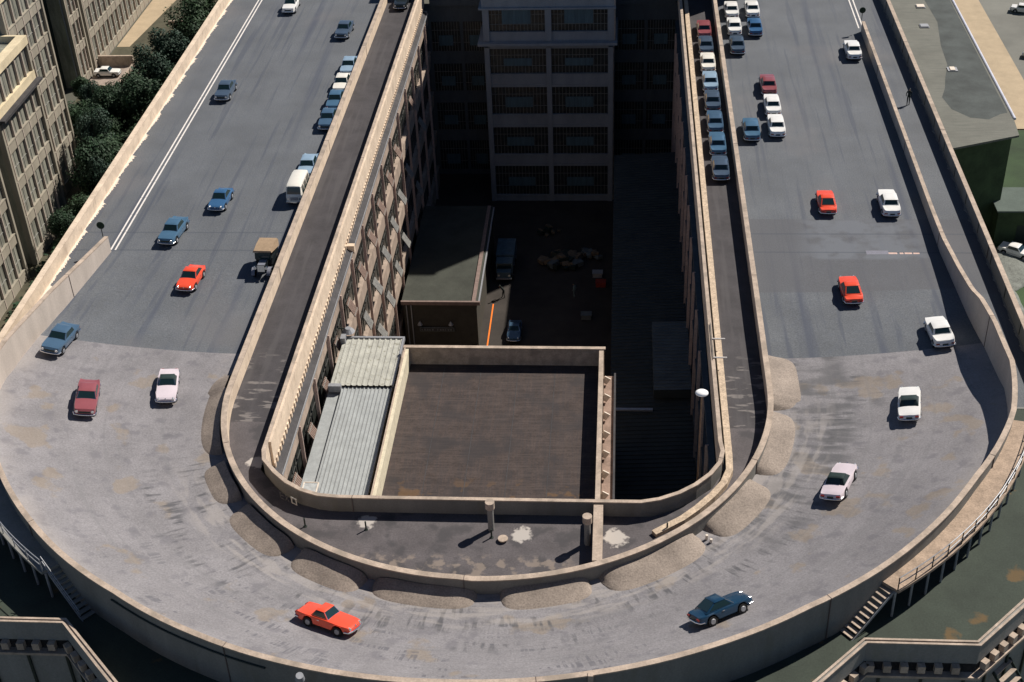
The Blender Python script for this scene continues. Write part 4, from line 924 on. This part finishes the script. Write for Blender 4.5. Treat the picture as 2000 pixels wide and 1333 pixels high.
def car(kind, colour, x, y, deg, label, group, top=None, **k):
    key = (kind, colour, top)
    if key in PROTO: t = copy_tree(PROTO[key])
    else: t = make_car(kind, colour, top); PROTO[key] = t
    place(t, x, y, R(deg), label, 'car', group, **k)
GD, GP, GQ, GW, GR = 'cars driving down the left straight', 'cars parked along the left ring wall', 'cars queued on the narrow ramp lane', 'cars parked at the start of the right straight', 'cars driving away on the right side'
D = -90
car('sedan','white',-30.1,76.0,D,'white saloon cut by the top edge on the left straight',GD)
car('sedan','slate',-22.4,68.2,D-3,'slate blue saloon alone near the top of the left ring wall',GD)
car('sedan','slate',-32.2,52.0,D-1,'slate blue saloon driving beside the white double line',GD)
car('coupe','blue',-27.0,28.7,D-3,'bright blue coupe, upper one of two blue cars in mid left track',GD)
car('sedan','mid blue',-29.8,23.0,D-6,'mid blue saloon crossing the road joint below the blue coupe',GD)
car('coupe','red',-26.2,15.2,D-4,'red coupe coming down the left track near the vintage truck',GD)
car('sedan','steel',-33.3,4.4,-94,'steel blue saloon high on the bank below the left fin wall',GD)
car('sedan','maroon',-29.0,-2.6,-77,'maroon saloon entering the left bend',GD)
car('spider','lilac',-24.0,.2,-79,'pale lilac open sports car with dark top entering the left bend',GD,top='soft')
car('sedan','light blue',-20.15,58.0,D,'light blue saloon at the head of the parked row on the left',GP)
car('sedan','cream',-20.15,53.6,D,'cream saloon in the parked row, behind the light blue one',GP)
car('sedan','mid blue',-20.1,49.4,D,'mid blue saloon in the parked row, just below the cream one',GP)
car('sedan','steel',-20.1,45.1,D,'steel blue saloon, lowest of the four car row by the left ring wall',GP)
car('sedan','light blue',-20.2,35.0,D,'light blue saloon parked right behind the white van',GP)
U = 90
car('sedan','white',33.4,61.3,U,'white saloon beside the end of the right fin wall',GR)
car('coupe','red',26.8,28.2,U,'upper red coupe, left of a white saloon on the right straight',GR)
car('sedan','white',32.1,28.0,U,'white saloon level with the upper red coupe on the right straight',GR)
car('coupe','red',27.0,13.8,U+2,'lower red coupe with broad dark rear window on the dark repaving',GR,top=None)
car('sedan','white',32.5,6.8,91,'white saloon at the edge of the shadow below the bank wall',GR)
car('spider','white',28.9,-2.0,80,'white sports car with dark top in the right bend',GR,top='soft')
car('spider','lilac',23.2,-10.0,66,'pale lilac sports car with dark top in the lower right bend',GR,top='soft')
car('spider','red',-7.9,-23.1,-23,'red sports car with hard top at the bottom of the bend',GR)
car('coupe','navy',14.9,-22.5,31,'dark blue coupe climbing out of the bottom of the bend',GR)
car('sedan','mid blue',21.35,42.4,U,'mid blue saloon standing alone left of two white parked cars',GW)
car('sedan','white',23.8,43.2,U,'white saloon at the near end of the row of three',GW)
car('sedan','white',23.8,47.8,U,'white saloon in the middle of the row of three',GW)
car('sedan','maroon',23.8,52.6,U,'maroon saloon at the far end of the row of three',GW)
car('sedan','white',21.35,73.0,U,'white saloon at the top edge next to the right ring wall',GW)
car('sedan','white',21.35,68.1,U,'white saloon between another white and a dark blue one by the ring wall',GW)
car('sedan','slate',21.35,62.9,U,'slate blue saloon, nearest of three by the right ring wall',GW)
car('sedan','white',23.7,73.2,U,'white saloon at the top edge in the second row, behind a blue one',GW)
car('sedan','blue',23.6,67.9,U,'deep blue saloon at the near end of the short second row at the top',GW)
Q = [('maroon',67.4,'maroon saloon at the far head of the queue on the ramp lane'),('slate',62.9,'slate blue saloon, second in the ramp queue behind the maroon one'),('cream',58.3,'only white car in the ramp queue'),
     ('light blue',53.5,'lighter blue saloon following the white car in the ramp queue'),('slate',48.9,'slate blue saloon in the middle of the ramp queue'),('steel',44.1,'steel blue saloon, third from the near end of the ramp queue'),('mid blue',39.4,'mid blue saloon, second from the near end of the ramp queue'),('slate',34.5,'slate saloon at the near end of the ramp queue')]
for c_, y_, l_ in Q: car('sedan', c_, 18.0, y_, U, l_, GQ)
car('sedan','dark',-17.0,76.9,D,'dark car in the shade cut by the top edge on the left ramp lane',None)
car('sedan','white',-69.4,113.2,0,'white saloon parked on the paved garden spot',None, z=GZ+.3)
car('sedan','grey',-58.6,115.3,35,'grey car half hidden by the left parapet near the trees',None, z=GZ+.02)
car('coupe','steel',-2.4,44.6,D,'small blue car in the shaded court beside the sun patch',None, z=GZ)
car('sedan','white',54.6,61.6,-35,'white car shining in the green yard at the right edge',None, z=GZ)
car('sedan','white',70.3,118,-20,'white car at the right edge near the top on the grey yard',None, z=GZ)
car('sedan','white',72.5,136,-20,'white car at the top right edge of the grey yard',None, z=GZ)

# minibus
def make_van(pm, lm, name):
    t = empty(name); S = dict(L=3.9,W=1.55)
    bm = bmesh.new(); rows = []
    for x, zb, zt, wv in [(-1.95,.5,1.75,.68),(-1.88,.3,1.9,.74),(-1.3,.3,1.95,.775),(0,.3,1.97,.775),(1.3,.3,1.94,.775),(1.62,.3,1.85,.74),(1.85,.3,1.15,.735),(1.95,.35,1.0,.70)]:
        half = [(0,zb),(wv*.95,zb),(wv,zb+.15),(wv,min(1.05,zt-.1)),(wv*.86,zt-.06),(wv*.7,zt),(0,zt+.02)]
        rows.append([bm.verts.new((x,y,z)) for y,z in half]+[bm.verts.new((x,-y,z)) for y,z in half[-2:0:-1]])
    n = len(rows[0])
    for a, b in zip(rows, rows[1:]):
        for k in range(n): bm.faces.new((a[k],a[(k+1)%n],b[(k+1)%n],b[k]))
    bm.faces.new(rows[0]); bm.faces.new(rows[-1][::-1]); finish('body', bm, pm, t, smooth=35)
    q = [Vector(p) for p in ((1.875,-.62,1.17),(1.875,.62,1.17),(1.66,.56,1.79),(1.66,-.56,1.79))]; add_quad('windshield', q, cglass, t)
    q = [Vector(p) for p in ((-1.955,.55,1.1),(-1.955,-.55,1.1),(-1.92,-.5,1.65),(-1.92,.5,1.65))]; add_quad('rear_window', q, cglass, t)
    for s in (-1,1):
        for x0,x1 in ((.75,1.45),(-.35,.6),(-1.6,-.5)):
            q = [Vector((x0,s*.795,1.12)),Vector((x1,s*.795,1.12)),Vector((x1-.03,s*.70,1.74)),Vector((x0+.03,s*.70,1.74))]
            if s > 0: q = q[::-1]
            add_quad('side_window', q, cglass, t)
        one('headlight', lambda b: tube(b,(1.86,s*.52,.75),(1.98,s*.52,.75),.11,14), lens, t)
        for wx in (1.25,-1.15): wheel(wx, s, 1.55, t)
    boxes('front_panel', [(1.945,1.965,-.35,.35,.6,.9)], lm, t); one('front_bumper', lambda b: box(b,1.95,2.04,-.74,.74,.36,.5), chrome, t); one('rear_bumper', lambda b: box(b,-2.04,-1.94,-.72,.72,.38,.5), chrome, t)
    return t
v = make_van(paint('cream'), steel, 'minibus'); place(v, -20.15, 30.0, R(-91), 'white minibus parked by the left ring wall', 'van', None); v.scale = (.88,1,1)
# box truck in the court
t = empty('delivery_truck'); boxes('cargo_bed', [(-3.0,.8,-1.05,1.05,.9,1.0)], steel, t)
one('tarpaulin', lambda b: prism(b, [(-3,-1.05),(.75,-1.05),(.75,1.05),(-3,1.05)], 1.0, 2.3), mat('grey_blue_tarp', (.09,.14,.17), var=.25, scale=2), t)
boxes('cab', [(.9,2.3,-.95,.95,.6,2.1),(2.3,3.1,-.8,.8,.6,1.35)], mat('truck_paint', (.12,.17,.19), var=.15, scale=3), t); add_quad('windshield', [Vector(p) for p in ((2.32,-.85,1.4),(2.32,.85,1.4),(2.31,.8,2.0),(2.31,-.8,2.0))], cglass, t)
boxes('front_bumper', [(3.1,3.2,-.9,.9,.45,.65)], steel, t)
for s in (-1,1):
    one('headlight', lambda b: tube(b,(3.05,s*.6,.95),(3.15,s*.6,.95),.13,12), lens, t)
    for wx in (2.3,-1.8): wheel(wx, s, 2.1, t, r=.42)
place(t, -4.3, 58.2, R(-90), 'blue grey covered truck standing in the dark court', 'truck', None, z=GZ)
# vintage car with canvas top
t = empty('vintage_car')
one('body', lambda b: (box(b,-1.75,.15,-.72,.72,.62,1.15), box(b,-1.75,.15,-.66,.66,.5,.62), box(b,.15,1.35,-.33,.33,.62,1.12)), paint('dark'), t)
def top_(b):
    A = [(-1.85,1.18),(-1.9,1.75),(-1.75,1.98),(-.7,2.06),(.4,1.98),(.48,1.86)]
    for s0,s1 in ((-.8,.8),):
        va = [b.verts.new((x,s0*(1 if z<1.9 else .9),z)) for x,z in A]; vb = [b.verts.new((x,s1*(1 if z<1.9 else .9),z)) for x,z in A]
        for k in range(len(A)-1): b.faces.new((va[k],vb[k],vb[k+1],va[k+1]))
        b.faces.new(va); b.faces.new(vb[::-1])
one('canvas_top', top_, mat('tan_canvas', (.33,.235,.15), rough=.9, var=.12, scale=3), t, smooth=30)
add_quad('windshield', [Vector(p) for p in ((.46,-.68,1.2),(.46,.68,1.2),(.42,.66,1.8),(.42,-.66,1.8))], cglass, t)
boxes('bonnet_highlight', [(.2,1.3,-.3,.3,1.12,1.16)], mat('grey_bonnet', (.2,.21,.25), rough=.35, var=.1, scale=3), t)
one('radiator', lambda b: box(b,1.36,1.44,-.3,.3,.6,1.2), chrome, t)
for s in (-1,1):
    def fen(b):
        P_ = [(.35,.45),(.6,.6),(.95,.82),(1.3,.86),(1.65,.7),(1.78,.45)]
        va = [b.verts.new((x,s*.5,z)) for x,z in P_]; vb = [b.verts.new((x,s*.8,z)) for x,z in P_]; vc = [b.verts.new((x,s*.8,z-.05)) for x,z in P_]
        for k in range(5): b.faces.new((va[k],vb[k],vb[k+1],va[k+1])); b.faces.new((vb[k],vc[k],vc[k+1],vb[k+1]))
    one('mudguard', fen, mat('grey_bonnet', (.2,.21,.25)), t, smooth=60)
    one('headlamp', lambda b: tube(b,(1.36,s*.46,1.0),(1.55,s*.46,1.0),.13,14), chrome, t, smooth=40)
    boxes('running_board', [(-.9,.4,min(s*.6,s*.85),max(s*.6,s*.85),.4,.45)], dark, t)
    for wx in (1.15,-1.25): wheel(wx, s, 1.5, t, r=.38, track=.67)
place(t, -20.5, 17.6, R(-91), 'old dark car with tan canvas top parked by the ring wall', 'vintage car', None)

# ------------------------------------------------------------------ people
def person(x, y, z, rz, label, lean=0., top=clothd):
    t = empty('person', (x,y,z), rz); tag(t, label, 'person', 'people on foot')
    J = {'pel':(0,0,.95),'che':(0,.03,1.32),'nec':(0,.05,1.50),'hea':(0,.08,1.66),'kL':(-.1,.05,.5),'fL':(-.11,-.06,.08),'tL':(-.12,.1,.03),'kR':(.1,.12,.5),'fR':(.1,.16,.08),'tR':(.11,.32,.03),
         'sL':(-.19,.04,1.42),'eL':(-.26,.0,1.13),'hL':(-.24,.12,.9),'sR':(.19,.04,1.42),'eR':(.27,-.04,1.14),'hR':(.25,.06,.9),'gL':(-.09,.0,.9),'gR':(.09,.0,.9)}
    E_ = [('pel','che'),('che','nec'),('nec','hea'),('pel','gL'),('pel','gR'),('gL','kL'),('kL','fL'),('fL','tL'),('gR','kR'),('kR','fR'),('fR','tR'),('che','sL'),('sL','eL'),('eL','hL'),('che','sR'),('sR','eR'),('eR','hR')]
    rad = dict(pel=.13,che=.15,nec=.06,hea=.1,kL=.065,fL=.045,tL=.04,kR=.065,fR=.045,tR=.04,sL=.065,eL=.045,hL=.04,sR=.065,eR=.045,hR=.04,gL=.09,gR=.09)
    ks = list(J); me = bpy.data.meshes.new('body'); me.from_pydata([(p[0],p[1]+lean*max(0,p[2]-.9),p[2]) for p in J.values()], [(ks.index(a),ks.index(b)) for a,b in E_], [])
    o = bpy.data.objects.new('body', me); C.objects.link(o); o.parent = t; me.materials.append(top)
    sm = o.modifiers.new('skin','SKIN'); 
    for i,k in enumerate(ks): me.skin_vertices[0].data[i].radius = (rad[k],rad[k]) if me.skin_vertices else (rad[k],rad[k])
    ss = o.modifiers.new('sub','SUBSURF'); ss.levels = 1; ss.render_levels = 1
    hd = bmesh.new(); bmesh.ops.create_uvsphere(hd, u_segments=12, v_segments=8, radius=.1)
    for v in hd.verts: v.co = Vector((v.co.x*.85, v.co.y*.95+.12+lean*.8, v.co.z*1.2+1.66))
    finish('head', hd, skin, t, smooth=80)
    hd = bmesh.new(); bmesh.ops.create_uvsphere(hd, u_segments=12, v_segments=8, radius=.108)
    bmesh.ops.delete(hd, geom=[v for v in hd.verts if v.co.z < -.01 and v.co.y > -.02], context='VERTS')
    for v in hd.verts: v.co = Vector((v.co.x*.87, v.co.y*.95+.105+lean*.8, v.co.z*1.2+1.675))
    finish('hair', hd, dark, t, smooth=80)
person(37.2,48.9,0,R(170),'person in dark clothes walking in the lane behind the right fin wall')
person(-4.1,52.0,GZ,R(120),'person in dark clothes bending forward in the court sun patch', lean=.45)
person(3.9,52.2,GZ,R(60),'person with pale shirt standing in the shaded middle of the court', top=mat('pale_cloth', (.18,.24,.24), var=.1, scale=6))

fl = empty('flood_light', (-7.4,-31.35,2)); tag(fl, 'flood light post with white hood rising over the bottom rim of the bank', 'lamp')
one('post', lambda b: tube(b,(0,0,0),(0,0,3.7),.14,10), steel, fl); one('hood', lambda b: tube(b,(.05,.05,3.5),(.1,-.05,3.9),.26,14,.2), steel, fl, smooth=40)
one('stay', lambda b: tube(b,(-1.0,-.4,0),(-.15,0,3.3),.12,8,.06), cope, fl); one('base', lambda b: tube(b,(0,0,0),(0,0,.3),.3,12), steel, fl)
wp = boxes('wall_rib', [(-.14,.14,-.2,.06,-3.2,0.05)], cope); wp.location = (7.6,-30.15,5.2); tag(wp, 'narrow pale rib on the outer face of the bank wall at the bottom edge', 'pilaster')
cb = one('wall_conduit', lambda b: [tube(b,(-(ro(R(a))+.3)*math.cos(R(a)),-(ro(R(a))+.3)*math.sin(R(a)),4.5),(-(ro(R(a+2))+.3)*math.cos(R(a+2)),-(ro(R(a+2))+.3)*math.sin(R(a+2)),4.5),.05,6) for a in range(52,72,2)], dark); tag(cb, 'long dark pipe fixed along the lower left outer face of the bank wall', 'pipe')
vb = boxes('vent_box', [(-.6,.6,-.5,.5,0,.7)], wallgrey); vb.location = (-13.2,-31.4,2); vb.rotation_euler=(0,0,R(-25)); tag(vb, 'low grey box at the foot of the bank wall near the bottom edge', 'box')
